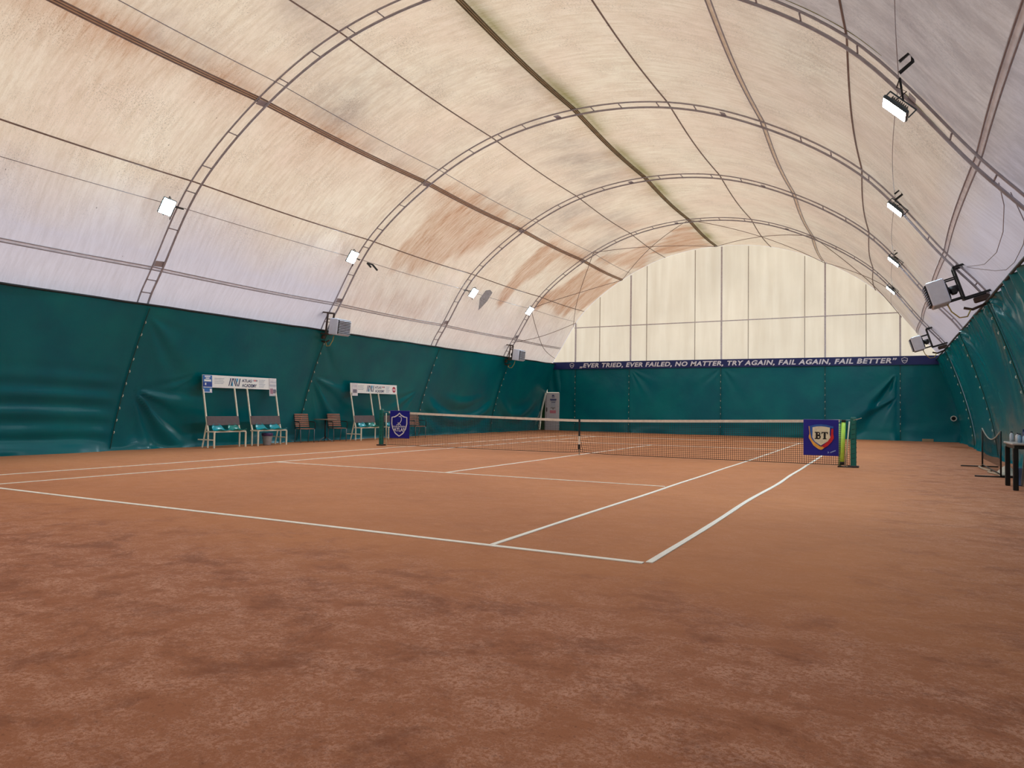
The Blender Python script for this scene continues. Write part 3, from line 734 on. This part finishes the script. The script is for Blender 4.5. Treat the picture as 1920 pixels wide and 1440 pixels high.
# ------------------------------------------------------------------ players benches with sign
frame_m = mat('cream_tube_paint', (248, 244, 226), .45); back_m = mat('brown_board', (98, 84, 88), .6); turq = mat('turquoise_seat_plastic', (8, 160, 178), .2, var=.08)
green_seat = mat('green_seat_plastic', (4, 140, 134), .2); sign_w = mat('white_sign_board', (246, 252, 255), .5, var=.03); sign_ink = mat('navy_sign_ink', (38, 62, 108), .6); cyan = mat('cyan_sign_ink', (70, 168, 216), .6)
grey_ink = mat('grey_print', (160, 176, 200), .7)
def seat_shell():
    mb = MB()
    prof_ = [(.23, .0), (.19, -.012), (.08, -.035), (-.04, -.03), (-.11, .01), (-.17, .09), (-.20, .17)]   # local x forward, z
    def f(a, b):
        k = b*(len(prof_)-1); i = min(int(k), len(prof_)-2); q = k-i
        x = prof_[i][0]*(1-q)+prof_[i+1][0]*q; z = prof_[i][1]*(1-q)+prof_[i+1][1]*q
        wd = .205*(1-.93*(max(0, b-.5)/.5)**2.2)**.5*(1-.25*(max(0, .3-b)/.3)**2); s = (a-.5)*2
        return (x+.03*s*s*b, s*wd, z+.035*s*s*(1-b))
    mb.grid(12, 14, f)
    n = len(mb.v); mb2 = MB(); mb2.v = list(mb.v); mb2.f = list(mb.f); mb2.sm = list(mb.sm)
    mb2.v += [(x, y, z-.012) for x, y, z in mb.v]; mb2.f += [tuple(reversed([i+n for i in f_])) for f_ in mb.f]; mb2.sm += mb.sm
    W = 13; edge = [i for i in range(W)]+[W*k+W-1 for k in range(1, 15)]+[W*14+i for i in range(W-2, -1, -1)]+[W*k for k in range(13, 0, -1)]
    for i in range(len(edge)): a, b = edge[i], edge[(i+1) % len(edge)]; mb2.f.append((b, a, a+n, b+n)); mb2.sm.append(False)
    return mb2
def at(mb, loc, rz=0):
    q = Matrix.Rotation(rz, 3, 'Z'); mb.v = [tuple(q@Vector(v)+Vector(loc)) for v in mb.v]; return mb
def make_bench(y0, label, right_logo):
    r = thing('players_bench', (-8.78, y0, 0), label, 'bench', 'players benches with sign boards')
    # local: x toward the court, y along the wall; two seats blocks
    xs_top, ztop = -.50, 1.96
    for k, (a, b) in enumerate(((0, 1.05), (1.5, 2.58))):
        tf = MB(); tf.bar((.0, a, .435), (.0, b, .435), .016).bar((-.30, a, .435), (-.30, b, .435), .016).bar((0, a, .435), (-.30, a, .435), .016).bar((0, b, .435), (-.30, b, .435), .016)
        tf.build('seat_frame', frame_m, r)
        for yy in (a, b):
            MB().bar((.0, yy, 0), (.0, yy, .42), .017).build('leg', frame_m, r)
            MB().bar((-.24, yy, 0), (-.24, yy, .42), .015).build('leg', frame_m, r)
            MB().bar((-.24, yy, .44), (-.30, yy, .66), .017).bar((-.30, yy, .66), (-.50, yy, 1.66), .017).build('back_post', frame_m, r)
        MB().bbox((-.285, (a+b)/2, .725), (.02, b-a+.02, .25), .005, Matrix.Rotation(-.2, 3, 'Y')).build('backrest', back_m, r)
        for q, mm in ((.27, turq if k or 0 else turq), (.80, green_seat if k == 0 else turq)):
            s = at(seat_shell(), (-.09, a+q, .485)); s.build('seat', mm, r)
    for yy, s in ((0, -1), (2.58, 1)):
        MB().bar((-.30, yy, .66), (-.46, yy, .0), .015).build('brace', frame_m, r)
        MB().bar((-.60, yy+s*.02, .22), (.0, yy+s*.02, .22), .015).build('foot_bar', frame_m, r)
    # sign board leaning slightly back
    X, Y = Vector((0, 1, 0)), Vector((-.06, 0, 1)).normalized(); O = Vector((-.49, 1.29, 1.79))
    rot = Matrix((Vector((0,0,0)),)*3) if False else None
    sb = MB(); sb.poly([(-1.31,-.16),(1.31,-.16),(1.31,.18),(-1.31,.18)], -.02, O, X, Y); sb.v = [tuple(v) for v in sb.v]
    sg = sb.build('sign_board', sign_w, r)
    N = X.cross(Y)
    def onb(a, b, d=.003): return O+X*a+Y*b+N*d
    def flat(name, pts, M, d=.002, th=.001): return MB().poly(pts, th, O+N*d, X, Y).build(name, M, sg)
    # logo: slanted blue strokes
    for j, x in enumerate((-.40, -.33)): flat('logo_stroke', [(x-.06,-.10),(x-.03,-.10),(x+.045,.12),(x+.01,.12)], sign_ink)
    flat('logo_stroke', [(-.35,-.10),(-.30,-.10),(-.30,-.02),(-.325,.04),(-.35,-.02)], cyan)
    for j, x in enumerate((-.30, -.24, -.12)): flat('logo_stroke', [(x+(.08 if j < 2 else 0),-.10),(x+(.115 if j < 2 else .03),-.10),(x+.03+(0 if j < 2 else .06),.12),(x-.005+(0 if j < 2 else .06),.12)], sign_ink)
    flat('logo_stroke', [(-.19,.12),(-.11,.12),(-.13,.04),(-.15,.0),(-.17,.04)], cyan)
    text('sign_word', 'ATLAS', onb(.195, .07), X, Y, .085, sign_ink, sg, width=.36, bold=.02)
    text('sign_word', 'ACADEMY', onb(.285, -.065), X, Y, .095, sign_ink, sg, width=.54, bold=.02)
    for j, (cc, M) in enumerate((((0,0,0), grey_ink), ((0,0,0), mat('red_print', (206, 90, 110), .6)), ((0,0,0), mat('red_print', (206, 90, 110), .6)), ((0,0,0), sign_ink))):
        flat('small_emblem', [(.41+.045*j,.06),(.44+.045*j,.06),(.44+.045*j,.11),(.41+.045*j,.11)], M)
    for j in range(4): flat('small_print', [(-.93,.09-.045*j),(-.60-.03*(j % 2),.09-.045*j),(-.60-.03*(j % 2),.102-.045*j),(-.93,.102-.045*j)], grey_ink)
    for j in range(6): flat('small_print', [(.64,.10-.04*j),(.88-.03*(j % 3),.10-.04*j),(.88-.03*(j % 3),.112-.04*j),(.64,.112-.04*j)], grey_ink)
    if right_logo:
        cpts = [(1.13+.105*math.cos(a*PI/12), .01+.105*math.sin(a*PI/12)) for a in range(24)]
        flat('round_logo', cpts, mat('crimson_print', (170, 22, 60), .5), .003)
        flat('round_logo_band', [(1.04,-.03),(1.22,-.03),(1.22,.04),(1.04,.04)], mat('pale_pink_print', (232, 190, 204), .5), .005)
    return r, sg, O, X, Y, N
ba, sga, O, X, Y, N = make_bench(-4.08, 'four seat players bench with ATLAS ACADEMY sign and blue poster at left', False)
def poster(parent, name, x0, x1, z0, z1, M, d=.006):
    return MB().poly([(x0,z0),(x1,z0),(x1,z1),(x0,z1)], .004, O+N*d, X, Y).build(name, M, parent)
pb = poster(sga, 'blue_poster', -1.31, -1.01, -.31, .17, mat('poster_blue', (34, 110, 190), .4))
for z0, z1, x0, x1 in ((.12,.15,-1.25,-1.07),(.075,.10,-1.22,-1.1),(.0,.055,-1.27,-1.05),(-.165,-.15,-1.30,-1.02),(-.30,-.285,-1.30,-1.02),(-.28,-.2,-1.09,-1.03)): poster(sga, 'poster_print', x0, x1, z0, z1, sign_w, .011)
poster(sga, 'poster_field', -1.30, -1.02, -.14, -.02, mat('poster_deep_blue', (18, 60, 160), .4), .0105)
poster(sga, 'poster_emblem', -1.25, -1.21, -.10, -.04, sign_w, .016)
wp = poster(sga, 'white_poster', 1.03, 1.31, -.35, .18, mat('poster_white', (226, 228, 236), .5))
for z, c in ((.06, grey_ink), (-.03, grey_ink), (-.06, grey_ink), (-.33, grey_ink)): poster(sga, 'poster_print', 1.04, 1.30, z, z+.012, c, .011)
poster(sga, 'poster_print', 1.06, 1.17, -.29, -.13, mat('poster_photo', (170, 130, 150), .5), .011); poster(sga, 'poster_print', 1.18, 1.29, -.27, -.15, mat('poster_photo_grey', (120, 120, 140), .5), .011)
bb, sgb, O, X, Y, N = make_bench(1.92, 'players bench with round red logo on its sign, half hidden by left net post', True)
poster(sgb, 'white_poster', -1.24, -.95, -.26, .17, mat('poster_white', (226, 228, 236), .5))
poster(sgb, 'poster_print', -1.2, -1.0, -.16, -.04, mat('poster_photo_grey', (120, 120, 140), .5), .011)
poster(sgb, 'poster_print', -1.22, -.97, .07, .08, grey_ink, .011)
# waste bin under the bench
wb = thing('waste_bin', (-8.98, -2.05, 0), 'grey plastic bin with purple liner under the nearer players bench', 'bin')
MB().tube([(0,0,0),(0,0,.02),(0,0,.27)], [.105, .11, .15], 10).build('body', mat('grey_bin_plastic', (160, 156, 160), .5), wb)
MB().tube([(0,0,.27),(0,0,.34),(0,0,.36)], [.155, .165, .13], 10).build('liner', mat('purple_liner', (84, 62, 120), .4), wb)
# ------------------------------------------------------------------ slatted chairs and round table
wood = mat('brown_slats', (172, 122, 102), .6, var=.15, scale=20); chrome = mat('grey_tube', (120, 130, 140), .35, .6); dark = mat('dark_tube', (28, 32, 38), .5, .3)
def chair(x, y, rz, label):
    r = thing('slatted_chair', (x, y, 0), label, 'chair', 'slatted garden chairs by the left wall', rz)
    # local: faces +x
    for s in (-1, 1):
        MB().tube([(.22, s*.22, 0), (.20, s*.23, .42)], .012, 8).build('leg', chrome, r)
        MB().tube([(-.24, s*.22, 0), (-.17, s*.23, .42)], .012, 8).build('leg', chrome, r)
        MB().tube([(-.19, s*.235, .42), (-.34, s*.235, .88)], .011, 8).build('back_upright', dark, r)
        MB().tube([(.19, s*.25, .42), (.20, s*.26, .60), (.16, s*.26, .65), (-.22, s*.26, .655), (-.27, s*.25, .65)], .012, 8).build('armrest', dark, r)
    sb = MB()
    for k in range(5): sb.bbox((.18-.085*k, 0, .435), (.075, .44, .016), .004)
    sb.bbox((.01, 0, .420), (.40, .03, .016), .004).build('seat', wood, r)
    bk = MB(); ax = Matrix.Rotation(-.31, 3, 'Y')
    for k in range(7): q = .05+.062*k; bk.bbox((-.185-.15*q/.46, 0, .46+q), (.014, .45, .042), .004, ax)
    bk.build('backrest', wood, r)
    return r
chair(-9.28, -.22, -.40, 'brown slatted chair right of the nearer bench, fully visible')
chair(-9.2, 1.20, -.40, 'brown slatted chair behind the small round table')
chair(-8.85, 5.3, -.35, 'slatted chair seen through the net right of the ATLAS banner')
tb = thing('round_table', (-9.2, .62, 0), 'small round bistro table between the two slatted chairs', 'table')
MB().tube([(0,0,.715),(0,0,.735)], .36, 28).build('tabletop', mat('beige_top', (150, 134, 118), .5), tb)
MB().tube([(0,0,.1),(0,0,.715)], .022, 8).build('column', dark, tb)
for a in (0.3, 2.4, 4.5): MB().tube([(0,0,.16),(.26*math.cos(a),.26*math.sin(a),.01)], .014, 6).build('leg', chrome, tb)

# ------------------------------------------------------------------ door in the far left corner
dw = mat('white_door_panel', (200, 202, 212), .35, var=.05); 
dr = MB().bbox((-9.06, 18.12, 1.02), (.84, .05, 2.03), .008).build('door_1', dw); tag(dr, 'white door panel with notices in the far left corner', kind='structure')
navy_i = mat('navy_notice', (36, 48, 110), .6); pink = mat('pink_notice', (214, 100, 128), .6)
def sign(x0, x1, z0, z1, M, nm='notice'): MB().box(((x0+x1)/2, 18.088, (z0+z1)/2), (x1-x0, .006, z1-z0)).build(nm, M, dr)
sign(-9.06,-8.94,1.86,1.92,navy_i); sign(-9.06,-9.02,1.76,1.86,navy_i); sign(-8.98,-8.94,1.76,1.86,navy_i)
sign(-9.18,-8.80,1.64,1.70,navy_i); sign(-9.16,-8.82,1.58,1.61,navy_i); sign(-9.1,-8.86,1.50,1.53,navy_i)
for k in range(4): sign(-9.14,-8.86,1.46-.06*k,1.475-.06*k,grey_ink)
sign(-9.14,-8.86,1.20,1.225,ink); sign(-9.02,-8.97,1.13,1.18,ink)
for k in range(3): sign(-9.18,-8.82+.0,1.04-.055*k,1.075-.055*k,pink)
MB().box((-9.40, 18.088, 1.02), (.03, .008, 1.98)).build('frame_edge', mat('door_edge', (150, 152, 160), .5), dr)
MB().bbox((-9.36, 18.07, 1.12), (.035, .03, .22), .006).build('door_handle', ink, dr)
tag(MB().tube([(-(wrap(z)-.10), 17.86, z) for z in (2.02, 1.65, 1.1, .5, .04)], .05, 10).build('curtain_edge_pole', mat('white_edge_tube', (190, 202, 196), .5)), 'curved white pole along the open curtain edge beside the door', 'pole')
tag(MB().poly([(-9.78,0),(-9.48,0),(-9.48,2.0),(-9.55,2.0)], .02, (0, 18.16, 0), (1,0,0), (0,0,1)).build('green_panel', mat('grass_green_panel', (2, 62, 20), .7)), 'dark grass green strip between the white pole and the door', 'panel')
# ring fitting in right corner
rg = thing('pipe_ring', (9.50, 17.95, 1.0), 'white pipe ring fitting low on the curtain in the far right corner', 'ring')
MB().tube([(.10*math.cos(a*PI/12), 0, .10*math.sin(a*PI/12)) for a in range(24)], .022, 8, closed=True).build('rim', mat('white_rim', (198, 202, 200), .4), rg)
MB().tube([(0, .04, 0), (0, .015, 0)], .085, 20).build('opening', mat('dark_opening', (6, 12, 14), .8), rg)
tag(MB().bbox((8.55, 17.85, .06), (.42, .06, .12), .01).build('ground_board', mat('pale_board', (150, 132, 104), .7)), 'pale wooden board lying at the foot of the end curtain on the right', 'board')

# ------------------------------------------------------------------ floodlights
housing = mat('floodlight_housing', (70, 84, 92), .4, .5); blackp = mat('black_bracket', (18, 20, 22), .4, .2); cable_m = mat('brown_cable', (66, 48, 46), .6)
glow = mat('lit_led_panel', (255, 255, 255), .5, emit=(214, 240, 255), estr=LAMP)
def floodlight(loc, aim, label, hook, side):
    r = thing('floodlight', loc, label, 'floodlight', 'floodlights hung from the arch trusses')
    zz = Vector(aim).normalized(); yy = (Vector((0, 1, 0))-zz*zz.y).normalized(); xx = yy.cross(zz)
    q = Matrix((xx, yy, zz)).transposed()                        # local z = light direction
    def P(x, y, z): return q@Vector((x, y, z))
    MB().bbox((0,0,0), (.40, .30, .05), .012, q).build('housing', housing, r)
    MB().box(P(0,0,.0275), (.36, .26, .006), q).build('led_panel', glow, r)
    fn = MB()
    for k in range(9): fn.box(P(-.12+.03*k, 0, -.055), (.006, .16, .06), q)
    fn.build('cooling_fins', housing, r)
    MB().bar(P(-.215, 0, 0), P(-.215, 0, -.13), .008).bar(P(.215, 0, 0), P(.215, 0, -.13), .008).bar(P(-.22, 0, -.13), P(.22, 0, -.13), .008).build('yoke', housing, r)
    top = Vector(hook)-Vector(loc)
    a = P(0, 0, -.13)
    MB().bar(a, top*.55+a*.45+Vector((0,0,.0)), .012).bar(top*.55+a*.45, top, .014).build('arm', blackp, r)
    MB().tube([P(.1,.1,-.05), P(.2,.16,-.1)+Vector((0,0,-.1)), (a+top)/2+Vector((.06,-.05,-.06)), (a+top)/2+Vector((-.06,.03,.05)), top], .009, 6).build('cable', cable_m, r)
    return r
def hook_bracket(p, label, k=1.0, f=None):
    c0 = Vector((7.1187, -17.3195, 1.196)); d0 = (Vector(p)-c0).length; p = c0+(Vector(p)-c0)*((d0-.45)/d0)       # clear of the fabric
    pts = [p+Vector(v)*k for v in ((-.13, -.02, .0), (.0, -.02, .10), (.02, .0, -.02), (-.13, .02, -.13))]
    return tag(MB().tube(pts, .017*k, sq=True).build('hook_bracket', blackp), label, 'bracket', 'black hook brackets on the right trusses')
LL = [(-7.5, -6.62, 5.68), (-7.5, -.22, 5.76), (-7.48, 7.0, 5.72), (-7.45, 11.95, 5.63)]
LA = [(.80, -.35, -.55), (.80, -.35, -.55), (.75, -.4, -.6), (.75, -.4, -.6)]
nm = ['nearest left, bright square lamp at far left of photo', 'second left, above the first left heater', 'third left, beside the speckled grey patch', 'farthest left, above the small left heater']
for i in range(4):
    hk = onroof(3.72, RIBS[i+2], .12)
    floodlight(LL[i], LA[i], 'lit floodlight '+nm[i], hk, -1)
hb_ = MB().tube([(-7.55, .55, 5.72), (-7.5, .75, 5.70), (-7.46, .95, 5.55)], .022, sq=True).tube([(-7.55,.55,5.72),(-7.5,.68,5.60)], .022, sq=True).build('hook_bracket', blackp); tag(hb_, 'small black hook bracket right of the second left floodlight', 'bracket')
RL = [(7.20, -6.55, 5.28), (7.24, -.05, 5.56), (7.24, 6.25, 5.62), (7.18, 12.4, 5.72)]
nm = ['nearest right, largest in the photo', 'second right, below the second hook bracket', 'third right on the truss line', 'farthest right, smallest, above the far heater']
for i in range(4):
    hk = onroof(10.42, RIBS[i+2]-.35, .10)
    floodlight(RL[i], (-.70, -.06, -.70), 'lit floodlight '+nm[i], hk, 1)
hook_bracket((7.38, -6.70, 5.83), 'black hook bracket above the nearest right floodlight', 1.0)
hook_bracket((7.35, -.2, 5.84), 'black hook bracket above the second right floodlight', .95)
hook_bracket((7.36, 6.15, 5.90), 'black hook bracket above the third right floodlight', .8)
tag(MB().poly([(-.34,-.1),(-.2,.3),(.1,.38),(.36,.30),(.3,-.1),(.1,-.42),(-.02,-.6),(-.1,-.45)], .004, (-7.67, 8.25, 5.72), (.0,1,0), (.50,0,.866)).build('fabric_patch', mat('speckled_grey_patch', (176, 184, 196), .8, var=.5, scale=30)), 'speckled grey repair patch beside the third left floodlight', 'patch')
mossm = mat('mossy_growth', (122, 120, 44), .9, var=.4, scale=14)
# ------------------------------------------------------------------ fan heaters on brackets
grey_h = mat('heater_shell', (206, 214, 230), .4, var=.04); dark_m = mat('dark_motor', (34, 32, 36), .5, .3); bronze = mat('rusty_bracket', (74, 60, 54), .6, .3); yel_c = mat('yellow_hose', (176, 158, 90), .5)
def heater(y, side, label, tilt):
    # side -1: left wall, +1: right wall; local x points into the hall
    r = thing('fan_heater', (0, y, 0), label, 'heater', 'fan heaters bracketed to the arch trusses')
    s = -side
    if side < 0: cx, cz = -8.28, 3.66
    else: cx, cz = 8.02, 3.72
    q = Matrix.Rotation(tilt*s, 3, 'Y')
    M3 = q
    def P(x, yy, z): v = q@Vector((s*x, yy, z)); return Vector((cx+v.x, v.y, cz+v.z))
    MB().bbox(P(0,0,0), (.34, .62, .52), .02, q).build('case', grey_h, r)
    MB().box(P(.185,0,0), (.03, .54, .44), q).build('outlet', dark_m, r)
    for k in range(9):
        MB().box(P(.21, 0, -.20+.05*k), (.05, .54, .010), q@Matrix.Rotation(.5*s, 3, 'Y')).build('louvre', grey_h, r)
    MB().tube([P(-.17,0,0), P(-.21,0,0)], .19, 20).build('fan_guard', dark_m, r)
    MB().tube([P(-.2,0,0), P(-.38,0,0)], .075, 14).build('motor', dark_m, r)
    # bracket: rectangular frame between truss and heater
    bm = blackp if side > 0 else bronze
    for yy in (-.14, .14):
        fr = MB()
        a = P(-.85, yy, .42); b = P(-.42, yy, .42); c = P(-.42, yy, -.26); d = P(-.98, yy, -.26)
        fr.bar(a, b, .022).bar(b, c, .022).bar(c, d, .022).bar(P(-.18, yy, .22), P(-.42, yy, .22), .014).bar(P(-.18, yy, -.22), P(-.42, yy, -.22), .014)
        fr.build('bracket_frame', bm, r)
    MB().bar(P(-.42,-.14,.42), P(-.42,.14,.42), .018).bar(P(-.42,-.14,-.26), P(-.42,.14,-.26), .018).bar(P(-.85,-.14,.42), P(-.85,.14,.42), .018).build('bracket_tie', bm, r)
    MB().tube([P(-.98, 0, -.46), P(-.5, 0, -.52), P(-.36, 0, -.44)], .028, 8).build('gas_pipe', bronze, r)
    MB().tube([P(-.1,-.1,-.28), P(-.12,-.12,-.45), P(-.22,-.12,-.62), P(-.36,-.1,-.64), P(-.46,-.05,-.52)], .014, 8).build('hose', yel_c, r)
    MB().bbox(P(-.72, -.02, -.36), (.3, .12, .12), .02, q).build('valve_block', bronze, r)
    if side > 0:
        MB().bbox(P(-.30, .0, -.04), (.12, .16, .14), .02, q).build('junction_box', blackp, r)
    return r
heater(.16, -1, 'grey louvred fan heater on the left wall below the second floodlight', .12)
heater(12.55, -1, 'small looking louvred fan heater on the left wall near the end curtain', .12)
heater(.25, 1, 'large grey fan heater on black bracket at the right wall', .30)
heater(12.6, 1, 'smaller grey fan heater at the right end of the slogan banner', .30)

# ------------------------------------------------------------------ right side: practice net, table and clutter
pn = thing('practice_net', (8.98, 1.35, 0), 'small sagging black practice net standing in front of the right curtain', 'net')
for k, yy in enumerate((.75, -2.3)):
    MB().tube([(0, yy, .02), (0, yy, .88)], .016, 8).build('post', blackp, pn)
    MB().tube([(-.42, yy, .015), (.30, yy, .02)], .014, 8).build('foot', blackp, pn)
MB().tube([(0, .75, .06), (0, -2.3, .06)], .012, 8).build('crossbar', blackp, pn)
def zt(a): return .88-.20*math.sin(PI*min(1, a*1.0))
MB().tube([(0, .75-3.05*i/24, zt(i/24)) for i in range(25)], .012, 6).build('top_cord', mat('grey_cord', (160, 160, 150), .7), pn)
pc = MB()
for i in range(70): a = i/69; pc.tube([(0, .75-3.05*a, .20), (0, .75-3.05*a, zt(a))], .0013, 3)
for j in range(15): pc.tube([(0, .75-3.05*i/20, .20+(zt(i/20)-.2)*j/15) for i in range(21)], .0013, 3)
pc.build('mesh', black, pn)
tag(MB().tube([(8.88, 1.7, .03), (8.9, 1.2, .02), (8.98, .6, .02), (8.9, .2, .02), (9.02, -.4, .02), (8.98, -.9, .02)], .025, 8).build('rolled_cord', mat('dirty_white_cord', (176, 156, 134), .8)), 'dirty white cord lying on the clay under the practice net', 'cord')
tag(MB().grid(12, 10, lambda a, b: (9.0+.34*a, -.55+.8*b, .02+.16*math.sin(PI*a)*math.sin(PI*b)*(1+.3*noise.noise((a*5, b*5, 0))))).build('white_cloth', mat('crumpled_cloth', (196, 190, 176), .8)), 'crumpled white cloth on the clay under the practice net', 'cloth')
tbl = thing('table', (9.28, -3.1, 0), 'black plastic table with pale edge by the right curtain', 'table')
MB().bbox((0,0,.73), (.90, 1.0, .03), .008).build('tabletop', mat('pale_grey_top', (168, 160, 156), .5), tbl)
MB().bbox((0,0,.685), (.84, .94, .06), .006).build('apron', blackp, tbl)
for px in (-.40, .40):
    for py in (-.44, .44): MB().bbox((px, py, .335), (.07, .07, .67), .008).build('leg', blackp, tbl)
bx = thing('blue_tray_box', (9.36, -3.0, .745), 'open navy blue box with papers on the black table', 'box')
MB().box((0,0,.01), (.55, .6, .02)).box((-.27,0,.09), (.02, .6, .16)).box((.27,0,.09), (.02, .6, .16)).box((0,.29,.11), (.55,.02,.20)).box((0,-.29,.05), (.55,.02,.08)).build('body', mat('navy_plastic', (18, 46, 96), .5), bx)
MB().box((.05, -.05, .06), (.3, .3, .02), Matrix.Rotation(.3, 3, 'X')).build('papers', mat('teal_paper', (120, 150, 156), .7), bx)
for k, (x, y, h, c) in enumerate(((8.93, -2.74, .17, (196, 210, 224)), (9.0, -2.82, .15, (224, 226, 230)), (8.98, -3.22, .15, (140, 176, 206)), (9.03, -3.33, .14, (170, 200, 220)))):
    b_ = thing('bottle', (x, y, .745), ['pale tall bottle at the front corner of the black table', 'white bottle second on the black table', 'light blue bottle on the black table before the navy box', 'clear blue bottle beside the light blue one'][k], 'bottle', 'bottles on the black table')
    MB().tube([(0,0,0),(0,0,h*.7),(0,0,h*.85),(0,0,h*.88)], [.03,.03,.013,.013], 12).build('body', mat('bottle_%d' % k, c, .25), b_)
    MB().tube([(0,0,h*.88),(0,0,h)], .015, 10).build('cap', mat('dark_cap', (30, 36, 48), .5), b_)
cr = thing('black_crate', (9.42, -3.05, 0), 'large black crate standing under the black table', 'crate')
MB().bbox((0, 0, .30), (.56, .62, .52), .012).build('body', mat('black_crate_plastic', (8, 9, 12), .5), cr)
MB().bbox((0, 0, .055), (.60, .66, .05), .01).build('base', mat('crate_base', (16, 16, 20), .5), cr)
tag(MB().bar((9.08, -2.66, .02), (9.12, -2.74, .62), .018).build('grey_pole', mat('grey_pole_paint', (120, 124, 124), .5)), 'grey pole leaning beside the crate under the table', 'pole')
tag(MB().bbox((9.05, -2.6, .15), (.09, .07, .30), .012).build('blue_jug', mat('steel_blue_plastic', (92, 122, 170), .4)), 'steel blue jug standing behind the table leg', 'jug')

# mossy growth behind the nearest right truss, on the fabric itself
def moss(name, t0, t1, y0, y1, wd, label):
    mb = MB(); n = 40; vs = []; fs = []
    for i in range(n+1):
        q = i/n; k = wd*(.55+.45*math.sin(PI*q)**.5)*(1+.35*noise.noise((q*9, t0, 0)))
        for s in (-1, 1): vs.append(onroof(t0+(t1-t0)*q, y0+(y1-y0)*q+s*k, .015))
        if i: fs.append((2*i-2, 2*i-1, 2*i+1, 2*i))
    mb.add(vs, fs); return tag(mb.build(name, mossm), label, 'moss streak')
moss('moss_streak', 10.42, 10.93, -5.72, -5.60, .055, 'thick olive moss streak running down from the nearest right floodlight')
moss('moss_streak', 9.55, 10.25, -6.25, -6.27, .018, 'thin olive moss streak above the nearest right hook bracket')
